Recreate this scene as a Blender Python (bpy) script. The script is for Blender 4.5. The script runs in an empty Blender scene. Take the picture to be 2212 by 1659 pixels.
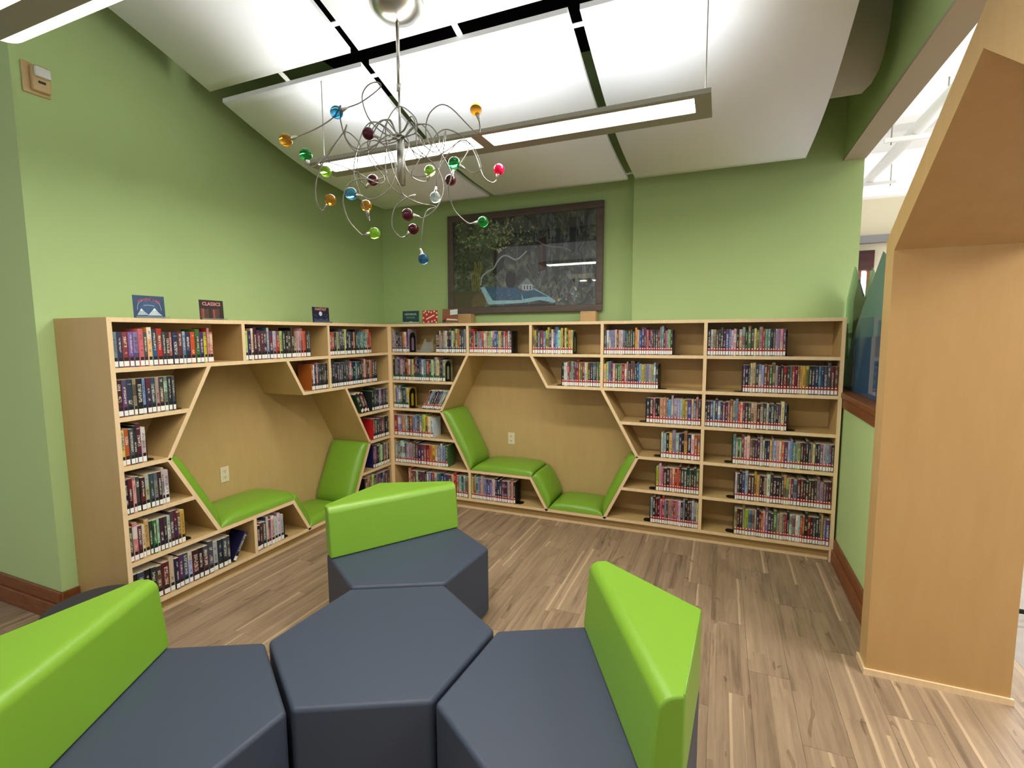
import bpy, bmesh, math, random
from mathutils import Vector, Matrix
random.seed(7)
PI = math.pi
scene = bpy.context.scene
COL = scene.collection

# ------------------------------------------------------------------ camera
CAM = Vector((3.2003, -4.3432, 1.7602))
YAW, PITCH, ROLL = math.radians(-22.66035), math.radians(-5.70393), math.radians(-0.32)
FPX = 1080.45
FW = Vector((math.sin(YAW) * math.cos(PITCH), math.cos(YAW) * math.cos(PITCH), math.sin(PITCH)))
R0 = Vector((math.cos(YAW), -math.sin(YAW), 0)); U0 = R0.cross(FW)
RT = math.cos(ROLL) * R0 + math.sin(ROLL) * U0
UP = -math.sin(ROLL) * R0 + math.cos(ROLL) * U0
cam_data = bpy.data.cameras.new('camera'); cam = bpy.data.objects.new('camera', cam_data); COL.objects.link(cam)
cam_data.sensor_fit = 'HORIZONTAL'; cam_data.sensor_width = 36; cam_data.lens = 36 * FPX / 2212
cam_data.clip_start = 0.02
cam.matrix_world = Matrix(((RT.x, UP.x, -FW.x, CAM.x), (RT.y, UP.y, -FW.y, CAM.y), (RT.z, UP.z, -FW.z, CAM.z), (0, 0, 0, 1)))
scene.camera = cam

# ------------------------------------------------------------------ world, exposure
LENS_E = 25.0      # pendant lens emission
UP_E = 13.5         # pendant uplight emission
world = bpy.data.worlds.new('world'); scene.world = world; world.use_nodes = True
bgn = world.node_tree.nodes['Background']
bgn.inputs[0].default_value = (1.0, 0.98, 0.95, 1); bgn.inputs[1].default_value = 0.40
vs = scene.view_settings
vs.view_transform = 'Standard'; vs.look = 'None'; vs.gamma = 1; vs.use_curve_mapping = False
vs.exposure = 0.72

# ------------------------------------------------------------------ helpers
def lin(c):
    return tuple((x / 12.92 if x <= 0.04045 else ((x + 0.055) / 1.055) ** 2.4) for x in [v / 255 for v in c])
def ray(px, py):
    return FW + RT * ((px - 1106) / FPX) - UP * ((py - 829.5) / FPX)
def on(px, py, ax, val):
    d = ray(px, py); i = 'xyz'.index(ax); return CAM + d * ((val - CAM[i]) / d[i])

class MB:
    def __init__(self): self.v = []; self.f = []; self.m = []; self.sm = []
    def face(self, idx, mat=0, smooth=False): self.f.append(tuple(idx)); self.m.append(mat); self.sm.append(smooth)
    def box(self, a, b, mat=0, front=None, fm=1):
        x0, y0, z0 = a; x1, y1, z1 = b; n = len(self.v)
        self.v += [(x0,y0,z0),(x1,y0,z0),(x1,y1,z0),(x0,y1,z0),(x0,y0,z1),(x1,y0,z1),(x1,y1,z1),(x0,y1,z1)]
        for k, q in enumerate(((0,3,2,1),(4,5,6,7),(0,1,5,4),(1,2,6,5),(2,3,7,6),(3,0,4,7))):
            self.face([n+i for i in q], fm if front == k else mat)
        return self
    def prism(self, poly, d0, d1, mp, mat=0, fm=None):
        """poly: 2D points; mp(p, d) -> 3D; faces at d0 (front) and d1, sides."""
        n = len(self.v); k = len(poly)
        self.v += [tuple(mp(p, d0)) for p in poly] + [tuple(mp(p, d1)) for p in poly]
        self.face([n+i for i in range(k)], mat if fm is None else fm)
        self.face([n+k+i for i in reversed(range(k))], mat)
        for i in range(k):
            j = (i+1) % k; self.face([n+j, n+i, n+k+i, n+k+j], mat)
        return self
    def tube(self, pts, r, seg=8, mat=0, cap=True):
        pts = [Vector(p) for p in pts]; n0 = len(self.v); prev = None
        for i, p in enumerate(pts):
            t = (pts[min(i+1, len(pts)-1)] - pts[max(i-1, 0)]).normalized()
            if prev is None:
                a = Vector((0,0,1)) if abs(t.z) < .9 else Vector((1,0,0)); u = t.cross(a).normalized()
            else:
                u = (prev - t * prev.dot(t)); u = u.normalized() if u.length > 1e-6 else t.orthogonal().normalized()
            prev = u; w = t.cross(u); rr = r[i] if isinstance(r, (list, tuple)) else r
            for k in range(seg):
                a = 2*PI*k/seg; self.v.append(tuple(p + (u*math.cos(a) + w*math.sin(a))*rr))
        for i in range(len(pts)-1):
            for k in range(seg):
                k2 = (k+1) % seg
                self.face([n0+i*seg+k, n0+i*seg+k2, n0+(i+1)*seg+k2, n0+(i+1)*seg+k], mat, True)
        if cap:
            self.face([n0+k for k in reversed(range(seg))], mat); self.face([n0+(len(pts)-1)*seg+k for k in range(seg)], mat)
        return self
    def lathe(self, prof, c, seg=32, mat=0):
        n0 = len(self.v)
        for r, z in prof:
            for k in range(seg):
                a = 2*PI*k/seg; self.v.append((c[0]+r*math.cos(a), c[1]+r*math.sin(a), c[2]+z))
        for i in range(len(prof)-1):
            for k in range(seg):
                k2 = (k+1) % seg; self.face([n0+i*seg+k, n0+i*seg+k2, n0+(i+1)*seg+k2, n0+(i+1)*seg+k], mat, True)
        self.face([n0+k for k in reversed(range(seg))], mat); self.face([n0+(len(prof)-1)*seg+k for k in range(seg)], mat)
        return self
    def sphere(self, c, r, seg=20, rings=12, mat=0):
        prof = [(max(1e-4, r*math.sin(PI*i/rings)), -r*math.cos(PI*i/rings)) for i in range(rings+1)]
        return self.lathe(prof, c, seg, mat)
    def mesh(self, name, mats):
        me = bpy.data.meshes.new(name); me.from_pydata(self.v, [], self.f)
        for m in mats: me.materials.append(m)
        for p, m, s in zip(me.polygons, self.m, self.sm): p.material_index = m; p.use_smooth = s
        me.update(); return me
    def build(self, name, mats, parent=None, fix=True, bevel=0, seg=2):
        if not isinstance(mats, (list, tuple)): mats = [mats]
        me = self.mesh(name, mats)
        if fix or bevel:
            bm = bmesh.new(); bm.from_mesh(me)
            bmesh.ops.recalc_face_normals(bm, faces=bm.faces)
            if bevel:
                r = bmesh.ops.bevel(bm, geom=list(bm.edges), offset=bevel, segments=seg, profile=.5, affect='EDGES', clamp_overlap=True)
                for f in bm.faces: f.smooth = True
            bm.to_mesh(me); bm.free()
        o = bpy.data.objects.new(name, me); COL.objects.link(o)
        if parent: o.parent = parent
        if bevel:
            wn = o.modifiers.new('normals', 'WEIGHTED_NORMAL'); wn.keep_sharp = False
        return o

def tag(o, label=None, cat=None, group=None, kind=None):
    if label: o['label'] = label
    if cat: o['category'] = cat
    if group: o['group'] = group
    if kind: o['kind'] = kind
    return o
def empty(name, loc=(0,0,0), label=None, cat=None, group=None):
    o = bpy.data.objects.new(name, None); COL.objects.link(o); o.location = loc; o.empty_display_size = .1
    return tag(o, label, cat, group)
def reparent(root):
    """children were built in world coordinates: keep them there."""
    m = Matrix.Translation(root.location).inverted()
    for c in root.children: c.matrix_parent_inverse = m
def struct(o, label=None): return tag(o, label, kind='structure')

# ------------------------------------------------------------------ materials
def nt(name):
    m = bpy.data.materials.new(name); m.use_nodes = True
    t = m.node_tree; return m, t, t.nodes['Principled BSDF']
def plain(name, c, rough=.6, metal=0, spec=.5, var=0, scale=8, bump=0, coat=0):
    m, t, b = nt(name)
    b.inputs['Base Color'].default_value = (*lin(c), 1); b.inputs['Roughness'].default_value = rough
    b.inputs['Metallic'].default_value = metal; b.inputs['Specular IOR Level'].default_value = spec
    b.inputs['Coat Weight'].default_value = coat
    if var or bump:
        tc = t.nodes.new('ShaderNodeTexCoord'); n = t.nodes.new('ShaderNodeTexNoise'); n.inputs['Scale'].default_value = scale; n.inputs['Detail'].default_value = 4
        t.links.new(tc.outputs['Object'], n.inputs['Vector'])
        if var:
            mx = t.nodes.new('ShaderNodeMixRGB'); l = lin(c)
            mx.inputs[1].default_value = (*[x*(1-var) for x in l], 1); mx.inputs[2].default_value = (*[min(1, x*(1+var)) for x in l], 1)
            t.links.new(n.outputs['Fac'], mx.inputs[0]); t.links.new(mx.outputs[0], b.inputs['Base Color'])
        if bump:
            bp = t.nodes.new('ShaderNodeBump'); bp.inputs['Strength'].default_value = bump; bp.inputs['Distance'].default_value = .002
            t.links.new(n.outputs['Fac'], bp.inputs['Height']); t.links.new(bp.outputs[0], b.inputs['Normal'])
    return m
def wood(name, c, dark, scl=(18, 18, 1.4), rough=.42, amount=.5, spec=.3):
    m, t, b = nt(name); tc = t.nodes.new('ShaderNodeTexCoord'); mp = t.nodes.new('ShaderNodeMapping')
    mp.inputs['Scale'].default_value = scl
    n = t.nodes.new('ShaderNodeTexNoise'); n.inputs['Scale'].default_value = 1.6; n.inputs['Detail'].default_value = 6; n.inputs['Roughness'].default_value = .65
    cr = t.nodes.new('ShaderNodeValToRGB'); cr.color_ramp.elements[0].position = .3; cr.color_ramp.elements[1].position = .3 + amount
    cr.color_ramp.elements[0].color = (*lin(dark), 1); cr.color_ramp.elements[1].color = (*lin(c), 1)
    t.links.new(tc.outputs['Object'], mp.inputs[0]); t.links.new(mp.outputs[0], n.inputs['Vector']); t.links.new(n.outputs['Fac'], cr.inputs[0])
    t.links.new(cr.outputs[0], b.inputs['Base Color']); b.inputs['Roughness'].default_value = rough; b.inputs['Specular IOR Level'].default_value = spec
    return m
def emit(name, c, s, pattern=False):
    m, t, b = nt(name); b.inputs['Base Color'].default_value = (*lin(c), 1)
    b.inputs['Emission Color'].default_value = (*lin(c), 1); b.inputs['Emission Strength'].default_value = s
    return m
def glassy(name, tint, refl=.04, diff=None, dfac=0.0):
    """thin glass: tinted transparency, Fresnel gloss, optional printed film."""
    m = bpy.data.materials.new(name); m.use_nodes = True; t = m.node_tree; t.nodes.clear()
    out = t.nodes.new('ShaderNodeOutputMaterial'); tr = t.nodes.new('ShaderNodeBsdfTransparent'); tr.inputs[0].default_value = (*lin(tint), 1)
    gl = t.nodes.new('ShaderNodeBsdfGlossy'); gl.inputs['Roughness'].default_value = .02
    fr = t.nodes.new('ShaderNodeFresnel'); fr.inputs[0].default_value = 1.5
    base = tr.outputs[0]
    if diff:
        df = t.nodes.new('ShaderNodeBsdfDiffuse'); df.inputs[0].default_value = (*lin(diff), 1)
        ms = t.nodes.new('ShaderNodeMixShader'); ms.inputs[0].default_value = dfac
        t.links.new(tr.outputs[0], ms.inputs[1]); t.links.new(df.outputs[0], ms.inputs[2]); base = ms.outputs[0]
    mx = t.nodes.new('ShaderNodeMixShader'); t.links.new(fr.outputs[0], mx.inputs[0])
    t.links.new(base, mx.inputs[1]); t.links.new(gl.outputs[0], mx.inputs[2]); t.links.new(mx.outputs[0], out.inputs[0])
    return m

M = {}
M['green'] = plain('green_wall_paint', (184, 210, 145), .75, var=.03, scale=3, spec=.25)
M['maple'] = wood('maple_veneer', (200, 170, 114), (192, 161, 105), (7, 7, 1.6))
M['maple_edge'] = wood('maple_edge_band', (236, 210, 168), (226, 196, 152))
M['maple_portal'] = wood('maple_portal_veneer', (194, 157, 104), (186, 148, 95), (7, 7, 1.4))
M['cherry'] = wood('stained_oak_trim', (150, 92, 52), (110, 62, 32), (6, 3, 30))
M['vinyl'] = plain('lime_vinyl', (120, 164, 46), .36, spec=.5, bump=.12, scale=260)
M['vinyl_niche'] = M['vinyl']
M['navy'] = plain('navy_vinyl', (60, 68, 83), .5, spec=.35, bump=.12, scale=260)
M['charcoal'] = plain('charcoal_fabric', (52, 50, 52), .9)
M['black'] = plain('black_metal', (14, 14, 15), .45)
M['white'] = plain('white_panel', (238, 240, 242), .8, spec=.2, bump=.05, scale=160)
M['white_trim'] = plain('white_paint', (232, 232, 230), .6)
M['dark_ceiling'] = plain('black_plenum_paint', (16, 22, 24), .95, spec=.1)
M['fixture'] = plain('silver_grey_paint', (150, 148, 134), .45, spec=.4)
M['steel'] = plain('brushed_nickel', (178, 174, 166), .28, metal=1)
M['wire'] = plain('satin_wire', (128, 124, 116), .4, metal=.5)
M['lens'] = emit('lamp_lens', (255, 251, 240), LENS_E)
M['uplamp'] = emit('uplight_lamp', (248, 251, 255), UP_E)
M['outlet'] = plain('ivory_plastic', (226, 214, 178), .4)
M['slot'] = plain('dark_slot', (50, 44, 36), .6)
M['beige'] = plain('beige_plastic', (206, 178, 128), .45)
M['clear'] = glassy('clear_acrylic', (235, 238, 238), diff=(200, 205, 205), dfac=.25)
M['frame'] = wood('dark_frame_wood', (112, 98, 92), (90, 78, 72), (3, 3, 20))
M['pane'] = glassy('picture_glass', (250, 250, 250))
M['pine'] = wood('pine_block', (226, 190, 140), (200, 158, 106), (3, 12, 12))

# ------------------------------------------------------------------ floor with planks
def plank_material():
    m, t, b = nt('oak_plank_vinyl'); L = t.links
    g = t.nodes.new('ShaderNodeNewGeometry'); oi = t.nodes.new('ShaderNodeObjectInfo')
    sep = t.nodes.new('ShaderNodeSeparateXYZ'); L.new(g.outputs['Position'], sep.inputs[0])
    def math_(op, a, bb=None):
        n = t.nodes.new('ShaderNodeMath'); n.operation = op
        for i, v in enumerate((a, bb)):
            if v is None: continue
            if isinstance(v, (int, float)): n.inputs[i].default_value = v
            else: L.new(v, n.inputs[i])
        return n.outputs[0]
    def comb(x, y, z=0):
        n = t.nodes.new('ShaderNodeCombineXYZ')
        for i, v in enumerate((x, y, z)):
            if isinstance(v, (int, float)): n.inputs[i].default_value = v
            else: L.new(v, n.inputs[i])
        return n.outputs[0]
    rz = math_('MULTIPLY', oi.outputs['Random'], 37.0)
    def noise(vec, sc, det=4, rough=.6, dist=0):
        n = t.nodes.new('ShaderNodeTexNoise'); n.inputs['Scale'].default_value = sc; n.inputs['Detail'].default_value = det
        n.inputs['Roughness'].default_value = rough; n.inputs['Distortion'].default_value = dist; L.new(vec, n.inputs['Vector']); return n.outputs['Fac']
    sx = math_('FLOOR', math_('DIVIDE', sep.outputs['X'], .0633))
    stag = math_('MULTIPLY', math_('SINE', math_('MULTIPLY', sx, 12.9898)), 3.1)
    sy = math_('FLOOR', math_('DIVIDE', math_('ADD', sep.outputs['Y'], stag), .95))
    wn = t.nodes.new('ShaderNodeTexWhiteNoise'); wn.noise_dimensions = '3D'; L.new(comb(sx, sy, rz), wn.inputs['Vector'])
    grain = noise(comb(math_('MULTIPLY', sep.outputs['X'], 26), math_('MULTIPLY', sep.outputs['Y'], 1.5), math_('ADD', rz, math_('MULTIPLY', wn.outputs['Value'], 9))), 1.0, 6, .68, .6)
    blot = noise(comb(math_('MULTIPLY', sep.outputs['X'], 7), math_('MULTIPLY', sep.outputs['Y'], 1.6), rz), 1.0, 3, .55, .9)
    cr = t.nodes.new('ShaderNodeValToRGB'); els = cr.color_ramp.elements
    els[0].position = .30; els[0].color = (*lin((100, 83, 66)), 1); els[1].position = .70; els[1].color = (*lin((172, 148, 121)), 1)
    e = els.new(.46); e.color = (*lin((142, 120, 96)), 1)
    L.new(math_('ADD', math_('MULTIPLY', grain, .62), math_('ADD', math_('MULTIPLY', blot, .26), math_('MULTIPLY', wn.outputs['Value'], .13))), cr.inputs[0])
    # pale sapwood streaks along some strip edges
    fx = math_('FRACT', math_('DIVIDE', math_('ADD', sep.outputs['X'], math_('MULTIPLY', math_('SUBTRACT', noise(comb(0, math_('MULTIPLY', sep.outputs['Y'], 2.2), sx), 1.0, 2), .5), .02)), .0633))
    edge = math_('LESS_THAN', fx, math_('MULTIPLY', math_('GREATER_THAN', wn.outputs['Value'], .84), .22))
    mx = t.nodes.new('ShaderNodeMixRGB'); L.new(math_('MULTIPLY', edge, .42), mx.inputs[0]); L.new(cr.outputs[0], mx.inputs[1]); mx.inputs[2].default_value = (*lin((220, 194, 158)), 1)
    kn = t.nodes.new('ShaderNodeMixRGB'); kn.blend_type = 'MULTIPLY'
    kv = noise(comb(math_('MULTIPLY', sep.outputs['X'], 16), math_('MULTIPLY', sep.outputs['Y'], 3.4), rz), 1.0, 2, .5, 1.2)
    L.new(math_('MULTIPLY', math_('GREATER_THAN', kv, .69), .55), kn.inputs[0]); L.new(mx.outputs[0], kn.inputs[1]); kn.inputs[2].default_value = (.42, .36, .3, 1)
    L.new(kn.outputs[0], b.inputs['Base Color']); b.inputs['Roughness'].default_value = .42; b.inputs['Specular IOR Level'].default_value = .35
    return m
M['plank'] = plank_material()
M['underlay'] = plain('plank_joint', (96, 78, 60), .7)
M['carpet'] = plain('grey_stone_floor', (150, 140, 134), .6, var=.25, scale=6)
floor = struct(MB().box((-3.5, -7.5, -.10), (4.7195, .70, -.006)).build('floor', M['underlay']), 'brown wood plank floor of the reading room')
PW, PL = .19, 1.22
pm = MB().box((0, 0, -.006), (PW-.0012, PL-.0012, 0)).mesh('plank', [M['plank']])
col_i = 0; x = -1.55
while x < 4.6:
    off = (col_i * .437) % PL; y = -6.1 - off + PL
    while y < .62:
        if not (y + PL < -4.9):
            o = bpy.data.objects.new('plank', pm); COL.objects.link(o); o.parent = floor; o.location = (x, y, 0)
            if y + PL > .70: o.scale = (1, (.70 - y) / PL, 1)
        y += PL
    x += PW; col_i += 1
hall = MB().box((-3.5, -7.5, -.006), (-1.551, .7, -.001)).box((-1.551, -7.5, -.006), (4.7195, -6.1, -.001)).build('floor_border', M['plank']); hall.parent = floor; hall['kind'] = 'stuff'
struct(MB().box((4.72, -7.5, -.10), (9, 8.2, 0)).build('floor_library', M['carpet']), 'grey stone floor of the library beyond the arch')

# ------------------------------------------------------------------ walls, ceiling
DB, DP = .63, .525            # recessed and proud back wall
JOG = 2.405
wb = MB()
wb.prism([(-.64, DB), (JOG, DB), (JOG, DP), (4.20, DP), (4.20, .75), (-.64, .75)], 0, 4.45, lambda p, d: (p[0], p[1], d))
struct(wb.build('wall_back', M['green']), 'green painted back wall with a shallow jog')
wl = MB().prism([(-.52, -2.69), (-.52, DB), (-.64, DB), (-.64, -2.57), (-3.4, -2.57), (-3.4, -2.69)], 0, 4.45, lambda p, d: (p[0], p[1], d))
struct(wl.build('wall_left', M['green']), 'green painted left wall with an outer corner')
SILL = 1.27
wr = MB().box((4.06, -1.27, 0), (4.20, DP-.001, SILL))
struct(wr.build('wall_right', M['green']), 'low green half wall under the glass screen')
hd = MB().box((4.06, -6.5, 3.145), (4.20, DP-.001, 4.45))
struct(hd.build('wall_header', M['green']), 'green header beam over the opening in the right wall')
soff = MB().box((4.055, -6.5, 3.125), (4.205, DP-.002, 3.145))
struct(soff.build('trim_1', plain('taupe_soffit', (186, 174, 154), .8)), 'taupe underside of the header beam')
struct(MB().box((-3.5, -7.5, 4.45), (4.2, .75, 4.6)).build('ceiling', M['dark_ceiling']), 'black painted ceiling above the white panels')
# baseboards (two-step stained wood)
def baseboard(name, path, side, label):
    m = MB()
    for (a, b) in zip(path[:-1], path[1:]):
        a = Vector((*a, 0)); b = Vector((*b, 0)); t = (b-a).normalized(); n = Vector((-t.y, t.x, 0)) * side
        for th, z0, z1 in ((.030, 0, .105), (.016, .105, .185)):
            e = th if len(path) > 2 else 0
            q = [a - t*0, b + t*0, b + t*0 + n*th, a + n*th]
            k = len(m.v)
            m.v += [tuple(p + Vector((0,0,z))) for z in (z0, z1) for p in q]
            for f in ((0,3,2,1),(4,5,6,7),(0,1,5,4),(1,2,6,5),(2,3,7,6),(3,0,4,7)): m.face([k+i for i in f])
    return struct(m.build(name, M['cherry'], bevel=.004, seg=1), label)
baseboard('baseboard_left', [(-3.4, -2.69), (-.49, -2.69)], -1, 'brown wooden baseboard around the left wall corner')
baseboard('baseboard_left_end', [(-.52, -2.72), (-.52, -2.595)], -1, 'short brown baseboard between wall corner and bookcase')
baseboard('baseboard_right', [(4.06, .02), (4.06, -1.26)], -1, 'brown wooden baseboard under the half wall')
sill = MB().box((4.035, -1.262, SILL), (4.215, DP-.003, SILL+.045)).box((4.045, -1.262, SILL-.07), (4.06, -.01, SILL))
struct(sill.build('trim_2', M['cherry'], bevel=.005, seg=1), 'stained wood sill capping the half wall')

# ------------------------------------------------------------------ bookcases
Z = [1.855, 1.565, 1.275, .983, .689, .396, .105]
T = .026; DEP = .31; NB = .45
mapR = lambda p, d: (p[0], d, p[1])
mapL = lambda p, d: (-d, p[0], p[1])
BM = [M['maple'], M['maple_edge']]
def bar(P, Q, t=T, ext=0.0):
    P = Vector(P); Q = Vector(Q); u = (Q-P).normalized(); n = Vector((-u.y, u.x)) * (t/2)
    P = P - u*ext; Q = Q + u*ext
    return [tuple(P-n), tuple(Q-n), tuple(Q+n), tuple(P+n)]
def board(root, mp, name, P, Q, d1=DEP, d0=0.0, ext=0.0, t=T):
    return MB().prism(bar(P, Q, t, ext), d0, d1, mp, 0, 1).build(name, BM, root)
def niche_pts(o):
    P = dict(a=(.919,Z[1]), b=(.604,Z[3]), c=(.920,Z[5]), d=(1.572,Z[5]), e=(1.734,Z[6]), f=(2.277,Z[6]), g=(2.562,Z[4]), h=(2.240,Z[2]), i=(1.737,Z[2]), j=(1.574,Z[1]))
    return {k: (v[0]+o, v[1]) for k, v in P.items()}
def on_line(A, B, z): 
    t = (z-A[1])/(B[1]-A[1]); return A[0] + t*(B[0]-A[0])

def build_case(mp, o, s_lo, s_hi, top_divs, name, label, is_left):
    root = empty(name, (0,0,0), label, 'bookcase')
    N = niche_pts(o); h = T/2
    # top and carcass
    board(root, mp, 'top_panel', (s_lo - (h if is_left else 0), Z[0]), (s_hi + (0 if is_left else h), Z[0]), .52)
    if not is_left: MB().box((-.52, .0003, Z[0]-h), (-.0003, .52, Z[0]+h)).build('corner_top', M['maple'], root)
    board(root, mp, 'bottom_shelf', (s_lo+h, Z[6]), (s_hi-h, Z[6]), NB, .0005)
    board(root, mp, 'shelf', (s_lo+h, Z[1]), (s_hi-h, Z[1]), NB, .001)
    # sides
    for s, outer in ((s_lo, is_left), (s_hi, not is_left)):
        d1 = .52
        if is_left and s == s_lo: board(root, mp, 'end_panel', (s, .0), (s, Z[0]-h-.0002), d1)
        elif (not is_left) and s == s_hi: board(root, mp, 'end_panel', (s, .0), (s, Z[0]-h-.0002), d1)
        else: board(root, mp, 'end_panel', (s + (h if not is_left else -h), .0), (s + (h if not is_left else -h), Z[0]-h-.0002), DEP)
    # horizontal shelves left of the niche
    board(root, mp, 'shelf', (s_lo+h, Z[2]), (on_line(N['a'], N['b'], Z[2]), Z[2]), DEP, .001)
    board(root, mp, 'shelf', (s_lo+h, Z[3]), (N['b'][0], Z[3]), DEP, .001)
    board(root, mp, 'shelf', (s_lo+h, Z[4]), (on_line(N['b'], N['c'], Z[4]), Z[4]), DEP, .001)
    board(root, mp, 'shelf', (s_lo+h, Z[5]), (N['d'][0]+.008, Z[5]), NB, .001)
    # right of the niche
    r_end = s_hi - h
    board(root, mp, 'shelf', (N['i'][0]-.008, Z[2]), (r_end, Z[2]), NB if is_left else NB, .001)
    board(root, mp, 'shelf', (on_line(N['h'], N['g'], Z[3]), Z[3]), (r_end, Z[3]), DEP, .001)
    board(root, mp, 'shelf', (N['g'][0], Z[4]), (r_end, Z[4]), DEP, .001)
    board(root, mp, 'shelf', (on_line(N['f'], N['g'], Z[5]), Z[5]), (r_end, Z[5]), DEP, .001)
    # slanted niche panels
    for A, B in (('a','b'),('b','c'),('d','e'),('f','g'),('g','h'),('i','j')):
        board(root, mp, 'slanted_panel', N[A], N[B], NB, .0005, .004)
    # dividers
    for s, zb, zt in top_divs: board(root, mp, 'divider', (s, zb), (s, zt), DEP, .0008)
    # backs
    back = MB().prism([N['a'], N['b'], N['c'], N['d'], N['e'], N['f'], N['g'], N['h'], N['i'], N['j']], NB, NB+.012, mp).build('niche_back', M['maple'], root)
    L_ = [(s_lo, Z[1]), (s_lo, Z[6]), N['e'], N['d'], N['c'], N['b'], N['a']]
    MB().prism(L_, DEP, DEP+.008, mp).build('back_panel', M['maple'], root)
    R_ = [(s_hi, Z[1]), N['j'], N['i'], N['h'], N['g'], N['f'], (s_hi, Z[6])]
    MB().prism(R_, DEP, DEP+.008, mp).build('back_panel', M['maple'], root)
    MB().prism([(s_lo, Z[0]), (s_lo, Z[1]), (s_hi, Z[1]), (s_hi, Z[0])], DEP, DEP+.008, mp).build('back_panel', M['maple'], root)
    # kick board and shoe strip
    k0 = s_lo + (h if is_left else .06); k1 = s_hi - (h if not is_left else .06) 
    if is_left: k1 = .055
    else: k0 = -.055 + .055
    MB().prism([(k0, 0), (k1, 0), (k1, Z[6]-h), (k0, Z[6]-h)], .055, .075, mp).build('kickboard', M['maple'], root)
    MB().prism([(k0, 0), (k1, 0), (k1, .024), (k0, .024)], .043, .0549, mp).build('shoe_strip', M['maple_edge'], root)
    # cushions
    def off_poly(keys, t):
        pts = [Vector(N[k]) for k in keys]; Q = []
        h2 = T/2
        for i, p in enumerate(pts):
            ns = []
            if i > 0: u = (p - pts[i-1]).normalized(); ns.append(Vector((-u.y, u.x)))
            if i < len(pts)-1: u = (pts[i+1]-p).normalized(); ns.append(Vector((-u.y, u.x)))
            if len(ns) == 2:
                b = (ns[0]+ns[1]).normalized(); k = 1/max(.4, b.dot(ns[0]))
            else: b = ns[0]; k = 1
            Q.append((p + b*k*(h2+.0015), p + b*k*(h2+t), b))
        return Q
    keys = ['b','c','d','e','f','g']; t = .072; Q = off_poly(keys, t)
    names = ['tall slanted back cushion', 'flat upper seat cushion', 'short sloping step cushion', 'flat lower seat cushion', 'slanted right back cushion']
    NA, ND = 28, 20
    for i in range(5):
        P0, Q0, b0 = Q[i]; P1, Q1, b1 = Q[i+1]
        u = (P1-P0).normalized(); sh = .004
        m = MB(); d0, d1 = .012, NB-.008
        def fr(x, p=7): return max(0., 1-abs(2*x-1)**p)**(1/2.6)
        aa = [.5-.5*math.cos(PI*k/NA) for k in range(NA+1)]; dd = [.5-.5*math.cos(PI*k/ND) for k in range(ND+1)]
        for a in aa:
            for b in dd:
                f = fr(a) * fr(b) * (1 + .22*math.sin(PI*a)*math.sin(PI*b))
                lo = P0.lerp(P1, a*(1-.012)+.006); hi = Q0.lerp(Q1, a*(1-.012)+.006)
                p = lo.lerp(hi, f); m.v.append(tuple(mp((p.x, p.y), d0 + (d1-d0)*b)))
        for a in range(NA):
            for b in range(ND):
                k = a*(ND+1)+b; m.face([k, k+1, k+ND+2, k+ND+1], 0, True)
        # flat underside
        c = [0, ND, NA*(ND+1)+ND, NA*(ND+1)]; m.face(c)
        ob = m.build('seat_cushion', M['vinyl'], root)
        ob['label'] = 'lime green vinyl ' + names[i]
    return root, N

rc, NR = build_case(mapR, 0, 0, 4.03, [(.919,Z[1],Z[0]),(1.574,Z[1],Z[0]),(2.24,Z[2],Z[0]),(3.083,Z[6],Z[0]),(.92,Z[6],Z[5])], 'bookcase',
    'long maple bookcase on the right wall under the painting, with hexagon seat niche', False)
lc, NL = build_case(mapL, -2.92, -2.59, 0, [(-1.727,Z[1],Z[0]),(-.871,Z[2],Z[0]),(-1.72,Z[6],Z[5])], 'bookcase',
    'shorter maple bookcase on the left wall with hexagon seat niche', True)
# outlets in the niches
def outlet(mp, s, z, label):
    root = empty('wall_outlet', mp((s, z), NB), label, 'outlet')
    w, h = .037, .062
    MB().prism([(s-w, z-h), (s+w, z-h), (s+w, z+h), (s-w, z+h)], NB-.007, NB-.0002, mp).build('cover_plate', M['outlet'], root, bevel=.002, seg=1)
    for dz in (-.024, .024):
        MB().prism([(s-.017, z+dz-.016), (s+.017, z+dz-.016), (s+.017, z+dz+.016), (s-.017, z+dz+.016)], NB-.010, NB-.0072, mp).build('socket_face', M['outlet'], root, bevel=.001, seg=1)
        for ds in (-.007, .007):
            MB().prism([(s+ds-.0016, z+dz-.002), (s+ds+.0016, z+dz-.002), (s+ds+.0016, z+dz+.010), (s+ds-.0016, z+dz+.010)], NB-.0108, NB-.0101, mp).build('slot', M['slot'], root)
        MB().prism([(s-.003, z+dz-.011), (s+.003, z+dz-.011), (s+.003, z+dz-.006), (s-.003, z+dz-.006)], NB-.0108, NB-.0101, mp).build('slot', M['slot'], root)
    reparent(root)
outlet(mapL, -1.61, .652, 'ivory power outlet in the niche of the left bookcase')
outlet(mapR, 1.19, .665, 'ivory power outlet in the niche of the right bookcase')

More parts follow.
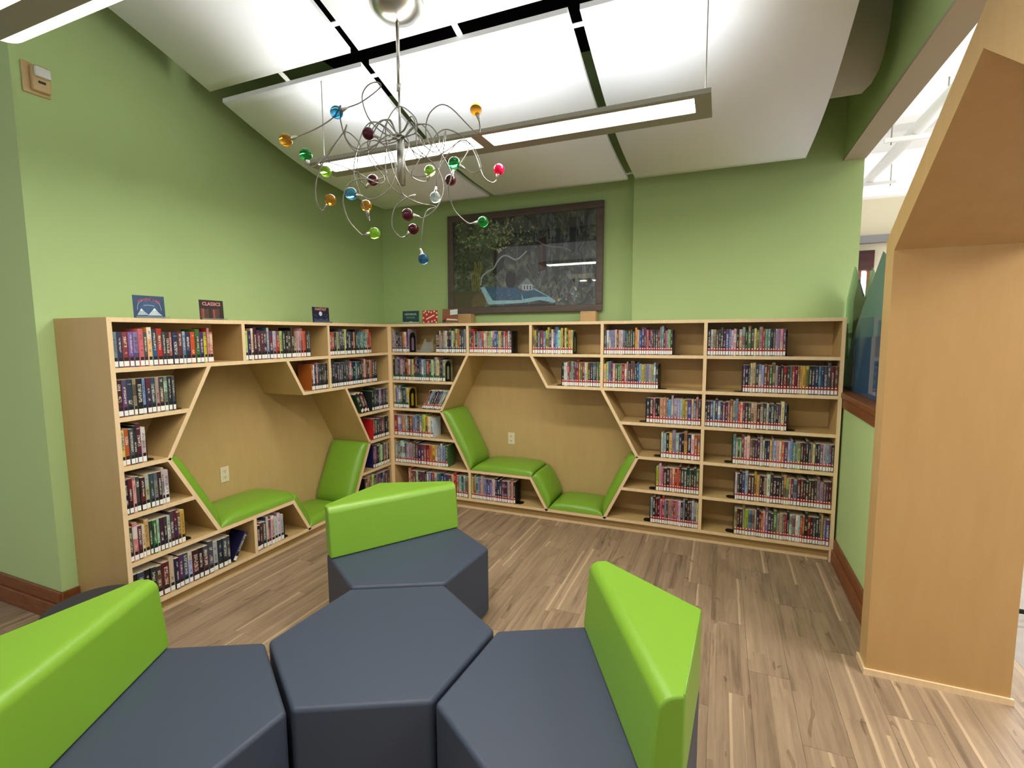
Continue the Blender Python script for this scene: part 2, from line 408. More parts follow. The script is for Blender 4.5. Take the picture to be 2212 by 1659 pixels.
# ------------------------------------------------------------------ books
PAL = dict(k=(24,24,28), n=(34,40,84), b=(44,98,168), l=(140,180,208), t=(72,140,140), g=(64,140,70), G=(38,66,48), y=(232,200,64), o=(216,112,48), r=(196,44,44),
           R=(110,30,40), p=(222,140,152), P=(104,56,112), w=(228,226,220), c=(216,192,150), s=(168,170,172), S=(74,74,78), B=(104,70,56), v=(164,150,188), m=(196,212,96), d=(56,76,92))
PNAME = dict(k='black', n='navy blue', b='blue', l='light blue', t='teal', g='green', G='dark green', y='yellow', o='orange', r='red', R='maroon', p='pink', P='purple', w='white',
             c='cream', s='silver grey', S='dark grey', B='brown', v='lavender', m='lime green', d='slate blue')
def book_material():
    m, t, b = nt('book_cover'); L = t.links
    col = t.nodes.new('ShaderNodeAttribute'); col.attribute_name = 'Col'; c2 = t.nodes.new('ShaderNodeAttribute'); c2.attribute_name = 'Col2'
    uv = t.nodes.new('ShaderNodeAttribute'); uv.attribute_name = 'UVMap'
    sep = t.nodes.new('ShaderNodeSeparateXYZ'); L.new(uv.outputs['Vector'], sep.inputs[0])
    def mt(op, a, bb=None):
        n = t.nodes.new('ShaderNodeMath'); n.operation = op
        for i, v in enumerate((a, bb)):
            if v is None: continue
            if isinstance(v, (int, float)): n.inputs[i].default_value = v
            else: L.new(v, n.inputs[i])
        return n.outputs[0]
    def cmb(x, y, z):
        n = t.nodes.new('ShaderNodeCombineXYZ')
        for i, v in enumerate((x, y, z)):
            if isinstance(v, (int, float)): n.inputs[i].default_value = v
            else: L.new(v, n.inputs[i])
        return n.outputs[0]
    def white(vec):
        n = t.nodes.new('ShaderNodeTexWhiteNoise'); L.new(vec, n.inputs['Vector']); return n.outputs['Value']
    u, v = sep.outputs['X'], sep.outputs['Y']
    bid = mt('FLOOR', u); fu = mt('FRACT', u)
    r1 = white(cmb(bid, 1.5, 0)); r2 = white(cmb(bid, 7.5, 0)); r3 = white(cmb(bid, 3.5, 2))
    # letters: small cells down the spine
    cell = white(cmb(mt('FLOOR', mt('MULTIPLY', fu, 6)), mt('FLOOR', mt('MULTIPLY', v, 60)), bid))
    gap = mt('GREATER_THAN', mt('FRACT', mt('MULTIPLY', v, 20)), .22)
    word = mt('GREATER_THAN', white(cmb(bid, mt('FLOOR', mt('MULTIPLY', v, 7)), 5)), .22)
    inu = mt('LESS_THAN', mt('ABSOLUTE', mt('SUBTRACT', fu, .5)), mt('ADD', .16, mt('MULTIPLY', r1, .14)))
    inv = mt('MULTIPLY', mt('GREATER_THAN', v, mt('ADD', .28, mt('MULTIPLY', r2, .12))), mt('LESS_THAN', v, mt('ADD', .78, mt('MULTIPLY', r3, .16))))
    letter = mt('MULTIPLY', mt('MULTIPLY', mt('GREATER_THAN', cell, .38), mt('MULTIPLY', gap, word)), mt('MULTIPLY', inu, inv))
    # artwork tone variation and colour blocks
    nz = t.nodes.new('ShaderNodeTexNoise'); nz.inputs['Scale'].default_value = 1.0; nz.inputs['Detail'].default_value = 3
    L.new(cmb(mt('MULTIPLY', u, 1.7), mt('MULTIPLY', v, 5), bid), nz.inputs['Vector'])
    blk = mt('MULTIPLY', mt('GREATER_THAN', white(cmb(bid, mt('FLOOR', mt('ADD', mt('MULTIPLY', v, 3.2), r2)), 9)), .78), mt('GREATER_THAN', v, -.5))
    m1 = t.nodes.new('ShaderNodeMixRGB'); L.new(mt('MULTIPLY', mt('MULTIPLY', nz.outputs['Fac'], .48), mt('GREATER_THAN', v, -.5)), m1.inputs[0]); L.new(col.outputs['Color'], m1.inputs[1]); L.new(c2.outputs['Color'], m1.inputs[2])
    m2 = t.nodes.new('ShaderNodeMixRGB'); L.new(mt('MULTIPLY', blk, .65), m2.inputs[0]); L.new(m1.outputs[0], m2.inputs[1]); L.new(c2.outputs['Color'], m2.inputs[2])
    lum = t.nodes.new('ShaderNodeRGBToBW'); L.new(col.outputs['Color'], lum.inputs[0])
    lc_ = t.nodes.new('ShaderNodeMixRGB'); L.new(mt('GREATER_THAN', lum.outputs[0], .22), lc_.inputs[0]); lc_.inputs[1].default_value = (.72, .66, .52, 1); lc_.inputs[2].default_value = (.06, .05, .05, 1)
    m3 = t.nodes.new('ShaderNodeMixRGB'); L.new(mt('MULTIPLY', letter, .8), m3.inputs[0]); L.new(m2.outputs[0], m3.inputs[1]); L.new(lc_.outputs[0], m3.inputs[2])
    L.new(m3.outputs[0], b.inputs['Base Color']); b.inputs['Roughness'].default_value = .38
    return m
M['book'] = book_material(); M['pages'] = plain('book_pages', (222, 210, 184), .9)
M['sticker'] = plain('white_label_paper', (238, 236, 230), .6)
STK = dict(k=plain('black_sticker', (20, 20, 22), .5), r=plain('red_sticker', (168, 44, 40), .5), G=plain('green_sticker', (38, 92, 52), .5), n=plain('navy_sticker', (34, 44, 76), .5))
M['dot'] = plain('pink_white_dot', (240, 214, 206), .6)
BMATS = [M['book'], M['pages'], M['sticker'], STK['k'], STK['r'], STK['G'], STK['n'], M['dot']]
SIX = dict(k=3, r=4, G=5, n=6)

def px_to_s(px, z, left):
    lo, hi = (-2.7, .1) if left else (-.1, 4.2)
    for _ in range(40):
        mid = (lo+hi)/2; P = Vector((-.015, mid, z) if left else (mid, .015, z)) - CAM
        x = 1106 + FPX * P.dot(RT) / P.dot(FW)
        if x < px: lo = mid
        else: hi = mid
    return (lo+hi)/2
# (left case?, row, px0, px1, colours, sticker, lean degrees, place words)
RUNS = [
 (1,1,243,462,'lnrvspBybrSkrnRtnogPyrr','k',0,'top shelf, first bay, left bookcase'),
 (1,1,530,670,'mnckPRnbdwrmGkSkcpppokS','k',0,'top shelf, second bay, left bookcase'),
 (1,1,712,802,'pokcSdmkSkoktttttcr','k',0,'top shelf, corner bay, left bookcase'),
 (1,2,251,379,'kPdcklndcGwkS','k',0,'second shelf, end bay, left bookcase'),
 (1,2,673,711,'ownrSGkSGk','k',0,'second shelf above niche, left bookcase'),
 (1,2,716,814,'GkSkdGkSkrdktSkRcRBcoSk','k',0,'second shelf, corner bay, left bookcase'),
 (1,3,262,317,'yodGRs','k',0,'third shelf, end bay, left bookcase'),
 (1,3,782,800,'GkR','k',-26,'leaning on third shelf, corner bay, left bookcase'),
 (1,3,804,842,'GGdkvPSdk','k',0,'third shelf, corner bay, left bookcase'),
 (1,4,270,366,'kkwSkcGsRwv','k',0,'fourth shelf, end bay, left bookcase'),
 (1,4,806,842,'rGkSRpkk','k',0,'fourth shelf, corner bay, left bookcase'),
 (1,5,279,400,'GrRwyGgwnSsSRBy','k',0,'fifth shelf, end bay, left bookcase'),
 (1,5,807,843,'nvSkcwSckwk','k',0,'fifth shelf, corner bay, left bookcase'),
 (1,6,288,499,'kSkkBRcnPdlkkRSskkS','k',0,'bottom shelf, end bay, left bookcase'),
 (1,6,503,512,'n','k',33,'bottom shelf, alone and slanting, left bookcase'),
 (1,6,554,614,'kkSbppwws','k',0,'bottom shelf under niche seat, left bookcase'),
 (1,6,790,843,'kcBmGwSdvRB','k',0,'bottom shelf, corner bay, left bookcase'),
 (0,1,847,884,'svkdBycPs','n',0,'top shelf, corner bay, right bookcase'),
 (0,1,941,1006,'BkpkrswkScGmokSs','n',0,'top shelf beside first divider, right bookcase'),
 (0,1,1013,1105,'drrkgplogowybwbbmykrrsk','r',0,'top shelf, second bay, right bookcase'),
 (0,1,1150,1237,'yydtrbmydyblwykmgyc','r',0,'top shelf, third bay, right bookcase'),
 (0,1,1305,1453,'dbblswrpwltdGGdycbRPpRvRGkrttkpbmS','r',0,'top shelf, fourth bay, right bookcase'),
 (0,1,1528,1698,'kwsSkdnbtwpGolGgSmmcrltkSvvpP','r',0,'top shelf, last bay, right bookcase'),
 (0,2,847,961,'ksvkcsBRoomyRSkblsdrGmdcyBnc','G',0,'second shelf, corner bay, right bookcase'),
 (0,2,1214,1298,'GwwrPlrsrogrwyGdtGgg','r',0,'second shelf above niche, right bookcase'),
 (0,2,1304,1422,'ygvRpggsrrcSSBdblyclscbk','r',0,'second shelf, third bay, right bookcase'),
 (0,2,1605,1813,'PknccGblBrgcvPkrGtrRoyymkdnlndSkB','r',0,'second shelf, last bay, right bookcase'),
 (0,3,849,883,'cvstGkty','G',0,'third shelf, corner bay, right bookcase'),
 (0,3,910,954,'oklskkBbltl','r',27,'leaning on third shelf, corner bay, right bookcase'),
 (0,3,1396,1514,'GRpkkcoslvsvlycbcvck','r',0,'third shelf beside niche, right bookcase'),
 (0,3,1522,1700,'nkblnbdPRroclrrPkSwcBckckdSkPck','r',0,'third shelf, last bay, right bookcase'),
 (0,4,850,935,'rbvosBoltbbmycw','r',0,'fourth shelf, corner bay, right bookcase'),
 (0,4,1428,1513,'wlkyltPkmnwoo','r',0,'fourth shelf beside niche, right bookcase'),
 (0,4,1583,1803,'twgwrrwcBPRvwkdyslpcoPvltvcSkkGscdkpvlvk','r',0,'fourth shelf, last bay, right bookcase'),
 (0,5,853,968,'tswwswscSnRPrroyobslg','r',0,'fifth shelf, corner bay, right bookcase'),
 (0,5,1417,1510,'yppRkrrrorSGkgRGg','r',0,'fifth shelf beside niche, right bookcase'),
 (0,5,1588,1798,'wSkblRSyyRkccSkkkkcmrPvRRkGGGBvvBPR','r',0,'fifth shelf, last bay, right bookcase'),
 (0,6,882,1011,'roBwBSPkgbrltbnbdPyroltts','r',0,'bottom shelf, corner bay, right bookcase'),
 (0,6,1018,1113,'yosllpssbnblwwkSkPnkwkck','r',0,'bottom shelf under niche seat, right bookcase'),
 (0,6,1405,1508,'lkRRprvdppvrppwGvkkBwcc','r',0,'bottom shelf beside niche, right bookcase'),
 (0,6,1586,1794,'cRkcylcokRocvdngscgrkwscwooGrRSSSmvb','r',0,'bottom shelf, last bay, right bookcase'),
]
ONES = ['', 'first', 'second', 'third', 'fourth', 'fifth', 'sixth', 'seventh', 'eighth', 'ninth', 'tenth', 'eleventh', 'twelfth', 'thirteenth', 'fourteenth', 'fifteenth', 'sixteenth', 'seventeenth', 'eighteenth', 'nineteenth']
def ordinal(n):
    if n < 20: return ONES[n]
    t = {2: 'twent', 3: 'thirt', 4: 'fort'}[n//10]
    return t + 'ieth' if n % 10 == 0 else t + 'y-' + ONES[n % 10]
rnd = random.Random(11)
BOOKS = []; BOOKENDS = []
for (left, row, p0, p1, cols, stk, lean, place) in RUNS:
    z = Z[row] + T/2 + .0008
    s0, s1 = px_to_s(p0, z+.1, left), px_to_s(p1, z+.1, left)
    if lean: s0, s1 = px_to_s(p0, z, left), px_to_s(p1, z, left)
    for dv in ((-2.59, -1.727, -.871, -1.72, -.013) if left else (.013, .919, 1.574, 2.24, 3.083, 4.03)):
        if abs(s0-dv) < .05 and s0 < dv+T/2+.002: s0 = dv+T/2+.002
        if abs(s1-dv) < .05 and s1 > dv-T/2-.002: s1 = dv-T/2-.002
    ws = [rnd.uniform(.7, 1.35) for _ in cols]; k = (s1-s0)/sum(ws)
    if lean: k *= math.cos(math.radians(lean))
    base_h = .210 + rnd.uniform(-.004, .008)
    s = s0
    for i, c in enumerate(cols):
        w = ws[i]*k; h = base_h + rnd.choice([0, 0, 0, rnd.uniform(-.012, .008), rnd.uniform(.012, .030)])
        if lean: h = min(h, .212)
        if left and row == 2: h = min(h + .008, .235)
        h = min(h, .243); D = rnd.uniform(.135, .155); d0 = .012 + rnd.uniform(0, .008)
        step = w / math.cos(math.radians(lean)) if lean else w
        rgb = tuple(max(6, min(250, v*rnd.uniform(.72, 1.05) + rnd.uniform(-8, 4))) for v in PAL[c])
        c2 = PAL[rnd.choice('kknSBdR' if c in 'knSGRBPd' else 'kkBRdcws')]
        BOOKS.append(dict(left=left, s=s, z=z, w=w-.0006, h=h, D=D, d0=d0, lean=lean, col=lin(rgb), col2=lin(c2), stk=stk, id=len(BOOKS), row=row,
                          label='%s book, %s from left, %s' % (PNAME[c], ordinal(i+1), place), n=len(cols)))
        if len(cols) == 1: BOOKS[-1]['label'] = '%s book on %s' % (PNAME[c], place)
        s += step
def book_matrix(b):
    dz = 0
    if b['left']: base = Matrix.Translation((-b['d0'], b['s'], b['z'])) @ Matrix.Rotation(PI/2, 4, 'Z')
    else: base = Matrix.Translation((b['s'], b['d0'], b['z']))
    if b['lean'] > 0: base = base @ Matrix.Translation((b['w'], 0, 0)) @ Matrix.Rotation(math.radians(b['lean']), 4, 'Y') @ Matrix.Translation((-b['w'], 0, 0))
    elif b['lean'] < 0: base = base @ Matrix.Rotation(math.radians(b['lean']), 4, 'Y')
    return base
def book_geo(b):
    w, h, D = b['w'], b['h'], b['D']; e = min(.0035, w*.15)
    pr = [(0, e), (w*.22, 0), (w*.78, 0), (w, e), (w, D), (0, D)]
    V = [(x, y, 0) for x, y in pr] + [(x, y, h) for x, y in pr]
    F = [((5,4,3,2,1,0), 0, None), ((6,7,8,9,10,11), 1, None)]
    us = [0, .22, .78, 1]
    for i in range(3): F.append(((i, i+1, i+7, i+6), 0, ((us[i], 0), (us[i+1], 0), (us[i+1], 1), (us[i], 1))))
    for i in (3, 4, 5): j = (i+1) % 6; F.append(((i, j, j+6, i+6), 0, None))
    return V, F
def sticker_geo(b, v0):
    """call-number label, genre band and (red bands) a pale dot on the spine, as thin raised slips"""
    w, h = b['w'], b['h']; out = []
    def slip(x0, x1, z0, z1, y): 
        n = [(x0,y,z0),(x1,y,z0),(x1,y,z1),(x0,y,z1),(x0,.0006,z0),(x1,.0006,z0),(x1,.0006,z1),(x0,.0006,z1)]
        return n, [(0,1,2,3),(1,5,6,2),(4,0,3,7),(3,2,6,7),(0,4,5,1)]
    a = .10 if w > .012 else .04
    k = b['stk']; lz = .006; lh = .030
    out.append(('call_number_label', 2, slip(w*a, w*(1-a), lz, lz+lh, -.0006)))
    if k == 'k': out.append(('genre_sticker', SIX[k], slip(w*(a+.08), w*(1-a-.08), lz+lh+.001, lz+lh+.021, -.0006)))
    else:
        out.append(('genre_sticker', SIX[k], slip(w*a, w*(1-a), lz+lh+.0005, lz+lh+.023, -.0006)))
        if k != 'G': out.append(('sticker_dot', 7, slip(w*.5-min(.005, w*.25), w*.5+min(.005, w*.25), lz+lh+.013, lz+lh+.022, -.0011)))
    return out
def add_attrs(me, cols, cols2, uvs):
    for nm_, data in (('Col', cols), ('Col2', cols2)):
        at = me.color_attributes.new(nm_, 'FLOAT_COLOR', 'CORNER')
        flat = []
        for c in data: flat += [*c, 1.0]
        at.data.foreach_set('color', flat)
    ul = me.uv_layers.new(name='UVMap'); flat = []
    for u in uvs: flat += list(u)
    ul.data.foreach_set('uv', flat)
def vis_size(b):
    P = book_matrix(b) @ Vector((b['w']/2, 0, b['h']/2)) - CAM
    n = Vector((1, 0, 0)) if b['left'] else Vector((0, -1, 0))
    return b['w']*b['h']*abs(P.normalized().dot(n))/P.length_squared
order = sorted(BOOKS, key=vis_size, reverse=True)
SINGLE = {b['id'] for b in order[:300]}
sv = []; sf = []; sm = []; sc = []; sc2 = []; su = []
for b in BOOKS:
    V, F = book_geo(b); MX = book_matrix(b); st = sticker_geo(b, 0)
    def uvof(q, f): return [(b['id']+.001+.998*u, v) for u, v in q] if q else [(b['id']+.5, -1)]*len(f)
    if b['id'] in SINGLE:
        me = bpy.data.meshes.new('book'); me.from_pydata(V, [], [f for f, _, _ in F])
        me.materials.append(M['book']); me.materials.append(M['pages'])
        uvs = []; nl = 0
        for p, (f, mi, q) in zip(me.polygons, F): p.material_index = mi; uvs += uvof(q, f); nl += len(f)
        add_attrs(me, [b['col']]*nl, [b['col2']]*nl, uvs)
        o = bpy.data.objects.new('book', me); COL.objects.link(o); o.matrix_world = MX
        tag(o, b['label'], 'book', 'library books on the shelves')
        for nm_, mi, (sV, sF) in st:
            me2 = bpy.data.meshes.new(nm_); me2.from_pydata(sV, [], sF); me2.materials.append(BMATS[mi])
            c = bpy.data.objects.new(nm_, me2); COL.objects.link(c); c.parent = o
    else:
        n0 = len(sv); sv += [tuple(MX @ Vector(p)) for p in V]
        for f, mi, q in F:
            sf.append([n0+i for i in f]); sm.append(mi); su += uvof(q, f); sc += [b['col']]*len(f); sc2 += [b['col2']]*len(f)
        for nm_, mi, (sV, sF) in st:
            n0 = len(sv); sv += [tuple(MX @ Vector(p)) for p in sV]
            for f in sF: sf.append([n0+i for i in f]); sm.append(mi); su += [(0, -1)]*4; sc += [b['col']]*4; sc2 += [b['col2']]*4
me = bpy.data.meshes.new('shelved_books'); me.from_pydata(sv, [], sf)
for m_ in BMATS: me.materials.append(m_)
for p, mi in zip(me.polygons, sm): p.material_index = mi
add_attrs(me, sc, sc2, su)
so = bpy.data.objects.new('shelved_books', me); COL.objects.link(so)
tag(so, 'smaller thin books filling the far shelves of both bookcases', 'books', kind='stuff')

# bookends: bent black metal with an arched upright and a foot
def bookend(left, row, px, sgn, label, arch=True):
    """sgn +1: books on its left, foot points right"""
    z = Z[row] + T/2 + .0006; s = px_to_s(px, z+.05, left)
    mp = (lambda sx, d, zz: (-d, sx, zz)) if left else (lambda sx, d, zz: (sx, d, zz))
    root = empty('bookend', mp(s, .08, z), label, 'bookend', 'black metal bookends')
    n = 14; d0, d1 = .018, .125; H = .205 if arch else .13
    def outline(d0, d1, H, z0):
        c = (d0+d1)/2; r = (d1-d0)/2; pts = [(d0, z0), (d1, z0)]
        for k in range(n+1):
            a = PI*k/n; pts.append((c + r*math.cos(a), H - r + r*math.sin(a)))
        return pts
    out = outline(d0, d1, H, 0); inn = outline(d0+.03, d1-.03, H-.05, .02)
    m = MB(); k = len(out)
    for th in (0, .0022*sgn):
        m.v += [mp(s+th, d, z+zz) for d, zz in out] + [mp(s+th, d, z+zz) for d, zz in inn]
    for i in range(k):
        j = (i+1) % k
        m.face([i, j, k+j, k+i]); m.face([2*k+i, 3*k+i, 3*k+j, 2*k+j]); m.face([i, 2*k+i, 2*k+j, j]); m.face([k+i, k+j, 3*k+j, 3*k+i])
    m.build('upright', M['black'], root)
    f = MB(); L_ = .058*sgn; pts = [(.0, d0+.012), (L_*.7, d0+.012), (L_*.92, d0+.03), (L_, (d0+d1)/2), (L_*.92, d1-.03), (L_*.7, d1-.012), (0, d1-.012)]
    for zz in (0, .002): f.v += [mp(s+.0022*sgn+a, d, z+zz) for a, d in pts]
    q = len(pts); f.face(list(range(q))); f.face([q+i for i in range(q)])
    for i in range(q): f.face([i, (i+1) % q, q+(i+1) % q, q+i])
    f.build('foot', M['black'], root)
    reparent(root)
BE = [(1,1,671,1,'second bay of the top shelf, left bookcase'),(1,2,381,1,'second shelf end bay, left bookcase'),(1,2,815,1,'second shelf corner bay, left bookcase'),(1,3,318.5,1,'third shelf end bay, left bookcase'),
 (1,5,401.5,1,'fifth shelf end bay, left bookcase'),(1,6,615.5,1,'bottom shelf under the niche seat, left bookcase'),
 (0,1,885,1,'top shelf corner bay beside the clear stand, right bookcase'),(0,1,1106.5,1,'top shelf second bay, right bookcase'),(0,1,1238.5,1,'top shelf third bay, right bookcase'),(0,1,1454.5,1,'top shelf fourth bay, right bookcase'),(0,1,1699.5,1,'top shelf last bay, right bookcase'),
 (0,2,962,1,'second shelf corner bay, right bookcase'),(0,2,1213,-1,'second shelf above the niche, right bookcase'),(0,2,1423.5,1,'second shelf third bay, right bookcase'),(0,2,1603.5,-1,'second shelf last bay, right bookcase'),
 (0,3,884.5,1,'third shelf corner bay, right bookcase'),(0,3,1394.5,-1,'third shelf beside the niche, right bookcase'),(0,3,1701.5,1,'third shelf last bay, right bookcase'),
 (0,4,1426.5,-1,'fourth shelf beside the niche, right bookcase'),(0,4,1581.5,-1,'fourth shelf last bay, right bookcase'),(0,5,1415.5,-1,'fifth shelf beside the niche, right bookcase'),(0,5,1586,-1,'fifth shelf last bay, right bookcase'),
 (0,6,1114.5,1,'bottom shelf under the niche seat, right bookcase'),(0,6,1403.5,-1,'bottom shelf beside the niche, right bookcase'),(0,6,1584,-1,'bottom shelf last bay, right bookcase')]
for l_, r_, p_, s_, t_ in BE: bookend(l_, r_, p_, s_, 'black bookend on ' + t_)
# clear acrylic stand on the corner bay of the right bookcase
root = empty('display_stand', (.39, .1, Z[1]+T/2), 'empty clear acrylic display stand on the top shelf corner bay', 'display stand')
zz = Z[1] + T/2 + .0005
MB().prism([(.305, .0), (.475, .0), (.455, .09), (.452, .135), (.440, .138), (.430, .105), (.372, .105), (.362, .138), (.350, .135), (.335, .09)], .10, .106, lambda p, d: (p[0], d + p[1]*.25, zz + p[1])).build('easel_back', M['clear'], root)
MB().box((.305, .045, zz), (.475, .0995, zz+.004)).box((.305, .045, zz+.0041), (.475, .049, zz+.022)).build('ledge', M['clear'], root)
reparent(root)

# ------------------------------------------------------------------ modular seating
HC = Vector((1.853, -2.621)); HS = .5; HA = math.radians(27); SH = .43
def hexpts(c, r, start=HA): return [Vector((c.x + r*math.cos(start + k*PI/3), c.y + r*math.sin(start + k*PI/3))) for k in range(6)]
def vert_prism(poly, z0, z1): return MB().prism([tuple(p) for p in poly], z0, z1, lambda p, d: (p[0], p[1], d))
o = empty('hexagon_ottoman', (HC.x, HC.y, 0), 'navy vinyl hexagon ottoman in the centre of the seating cluster', 'ottoman')
s = vert_prism(hexpts(HC, HS-.004), .012, SH).build('seat', M['navy'], o, bevel=.018, seg=4)
for p in hexpts(HC, HS*.8): MB().lathe([(.02, 0), (.02, .0119)], (p.x, p.y, 0), 10).build('foot', M['black'], o)
reparent(o)
def module(att_deg, apex_deg, label):
    a = math.radians(att_deg); c = HC + Vector((math.cos(a), math.sin(a))) * (HS*math.sqrt(3) + .008)
    o = empty('lounge_seat', (c.x, c.y, 0), label, 'lounge seat', 'lime backed hexagon lounge seats')
    V = hexpts(c, HS-.004)
    vert_prism(V, .012, SH).build('seat', M['navy'], o, bevel=.018, seg=4)
    for p in hexpts(c, HS*.8): MB().lathe([(.02, 0), (.02, .0119)], (p.x, p.y, 0), 10).build('foot', M['black'], o)
    k = round((apex_deg - 27) / 60) % 6
    ap, p1, p2 = V[k], V[(k+1) % 6], V[(k-1) % 6]; q1, q2 = V[(k+2) % 6], V[(k-2) % 6]
    # bottom outline, and a top outline whose front edge leans back a little
    bot = [ap, p1, p1.lerp(q1, .21), p2.lerp(q2, .21), p2]; top = [ap, p1, p1.lerp(q1, .15), p2.lerp(q2, .15), p2]
    me = bpy.data.meshes.new('backrest'); bm = bmesh.new(); zt_ = .738
    vb = [bm.verts.new((p.x, p.y, SH+.002)) for p in bot]; vt = [bm.verts.new((p.x, p.y, zt_)) for p in top]
    bm.faces.new(vb[::-1]); bm.faces.new(vt)
    for i in range(5): bm.faces.new([vb[i], vb[(i+1) % 5], vt[(i+1) % 5], vt[i]])
    bmesh.ops.recalc_face_normals(bm, faces=bm.faces)
    e = [x for x in bm.edges if set(x.verts) == {vt[2], vt[3]}]
    bmesh.ops.bevel(bm, geom=e, offset=.042, segments=6, profile=.5, affect='EDGES')
    e = [x for x in bm.edges if len(x.link_faces) == 2 and x.calc_face_angle() > .55]
    bmesh.ops.bevel(bm, geom=e, offset=.011, segments=3, profile=.5, affect='EDGES')
    for f in bm.faces: f.smooth = True
    bm.to_mesh(me); bm.free(); me.materials.append(M['vinyl'])
    b = bpy.data.objects.new('backrest', me); COL.objects.link(b); b.parent = o
    b.modifiers.new('normals', 'WEIGHTED_NORMAL')
    ins = lambda p: Vector((*p.lerp(c, .012), zt_-.004))
    MB().tube([ins(p2), ins(ap), ins(p1)], .0035, 8).build('piping', M['vinyl'], b)
    b['label'] = 'lime green wedge backrest'
    reparent(o)
    return o, V, ap, p1, p2
module(117, 147, 'lounge seat with lime backrest nearest the bookcase corner')
module(-3, 27, 'lounge seat with lime backrest on the right, open floor behind it')
module(237, 207, 'lounge seat with large lime backrest in the left foreground')
pf = MB().lathe([(.20, .0), (.232, .02), (.24, .06), (.24, .27), (.232, .305), (.20, .322), (.1, .328), (.001, .329)], (.115, -2.83, 0), 40).build('round_pouf', M['charcoal'])
tag(pf, 'dark charcoal round pouf against the left bookcase end panel', 'pouf')

# ------------------------------------------------------------------ ceiling clouds
PROF = [(-3.4, 3.93), (-3.0, 3.84), (-2.6, 3.73), (-2.33, 3.65), (-2.06, 3.565), (-1.75, 3.455), (-1.65, 3.418), (-1.36, 3.318), (-1.13, 3.245), (-.95, 3.198), (-.72, 3.150), (-.43, 3.115), (-.2, 3.098), (.2, 3.088)]
def prof_z(y):
    for (a, za), (b, zb) in zip(PROF[:-1], PROF[1:]):
        if a <= y <= b: return za + (zb-za)*(y-a)/(b-a)
    return PROF[-1][1]
def smooth_prof(y): return sum(prof_z(y + d) * w for d, w in ((-.16,1),(-.08,2),(0,3),(.08,2),(.16,1))) / 9 if -3.2 < y < .03 else prof_z(y)
def cloud(x0, x1, y0, y1, label):
    n = 28; m = MB()
    for i in range(n+1):
        y = y0 + (y1-y0)*i/n; z = smooth_prof(y)
        m.v += [(x0, y, z), (x1, y, z), (x0, y, z+.028), (x1, y, z+.028)]
    for i in range(n):
        a, b = 4*i, 4*i+4
        m.face([a, b, b+1, a+1], 0, True); m.face([a+2, a+3, b+3, b+2], 0, True); m.face([a, a+2, b+2, b]); m.face([a+1, b+1, b+3, a+3])
    m.face([0, 1, 3, 2]); e = 4*n; m.face([e, e+2, e+3, e+1])
    return tag(m.build('ceiling_panel', M['white'], None), label, 'ceiling panel', 'curved white ceiling panels')
XS = [(-.155, 1.075), (1.135, 2.405), (2.47, 3.75)]
nm = ['left', 'middle', 'right']
for i, (a, b) in enumerate(XS):
    cloud(a, b, -3.3, -1.755, 'curved white ceiling panel, %s of the front row' % nm[i])
    cloud(a, b, -1.66, .2, 'curved white ceiling panel, %s of the back row' % nm[i])
def strap(P, Q, w, label):
    m = MB(); P = Vector(P); Q = Vector(Q); t = (Q-P).normalized(); n = t.cross(Vector((0,0,1))).normalized()*w/2
    for p in (P, Q): m.v += [tuple(p-n), tuple(p+n), tuple(p+n+Vector((0,0,.006))), tuple(p-n+Vector((0,0,.006)))]
    for f in ((0,1,2,3),(7,6,5,4),(0,4,5,1),(1,5,6,2),(2,6,7,3),(3,7,4,0)): m.face(f)
    tag(m.build('panel_strap', M['white_trim']), label, 'bracket', 'white straps bridging the ceiling gaps')
def zs(y): return smooth_prof(y) + .0295
strap((.47, -1.80, zs(-1.80)), (.47, -1.61, zs(-1.61)), .035, 'white strap bridging the row gap over the left ceiling panels')
strap((1.77, -1.80, zs(-1.80)), (1.77, -1.61, zs(-1.61)), .035, 'white strap bridging the row gap over the middle ceiling panels')
strap((1.04, -1.90, zs(-1.90)), (1.17, -1.90, zs(-1.90)), .035, 'white strap between the left and middle front panels')
strap((1.04, -1.55, zs(-1.55)), (1.17, -1.55, zs(-1.55)), .035, 'white strap between the left and middle back panels')
strap((2.37, -1.55, zs(-1.55)), (2.51, -1.55, zs(-1.55)), .035, 'white strap between the middle and right back panels, front end')
strap((2.37, .14, zs(.14)), (2.51, .14, zs(.14)), .035, 'white strap between the middle and right back panels, by the wall')
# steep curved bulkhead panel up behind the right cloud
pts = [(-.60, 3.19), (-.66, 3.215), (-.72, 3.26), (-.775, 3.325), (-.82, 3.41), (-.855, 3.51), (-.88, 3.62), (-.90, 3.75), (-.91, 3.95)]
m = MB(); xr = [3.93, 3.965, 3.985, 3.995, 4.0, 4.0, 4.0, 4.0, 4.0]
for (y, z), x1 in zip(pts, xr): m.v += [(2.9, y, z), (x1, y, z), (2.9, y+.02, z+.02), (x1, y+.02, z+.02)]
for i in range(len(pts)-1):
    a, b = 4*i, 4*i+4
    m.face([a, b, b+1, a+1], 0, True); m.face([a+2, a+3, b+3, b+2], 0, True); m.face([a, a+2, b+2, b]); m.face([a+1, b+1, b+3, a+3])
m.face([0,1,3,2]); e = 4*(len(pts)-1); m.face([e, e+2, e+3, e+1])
tag(m.build('ceiling_panel', plain('shaded_panel', (164, 160, 138), .85)), 'shaded upturned ceiling panel between right panel and header beam', 'ceiling panel', 'curved white ceiling panels')  # shade on this panel is put into its darker base colour

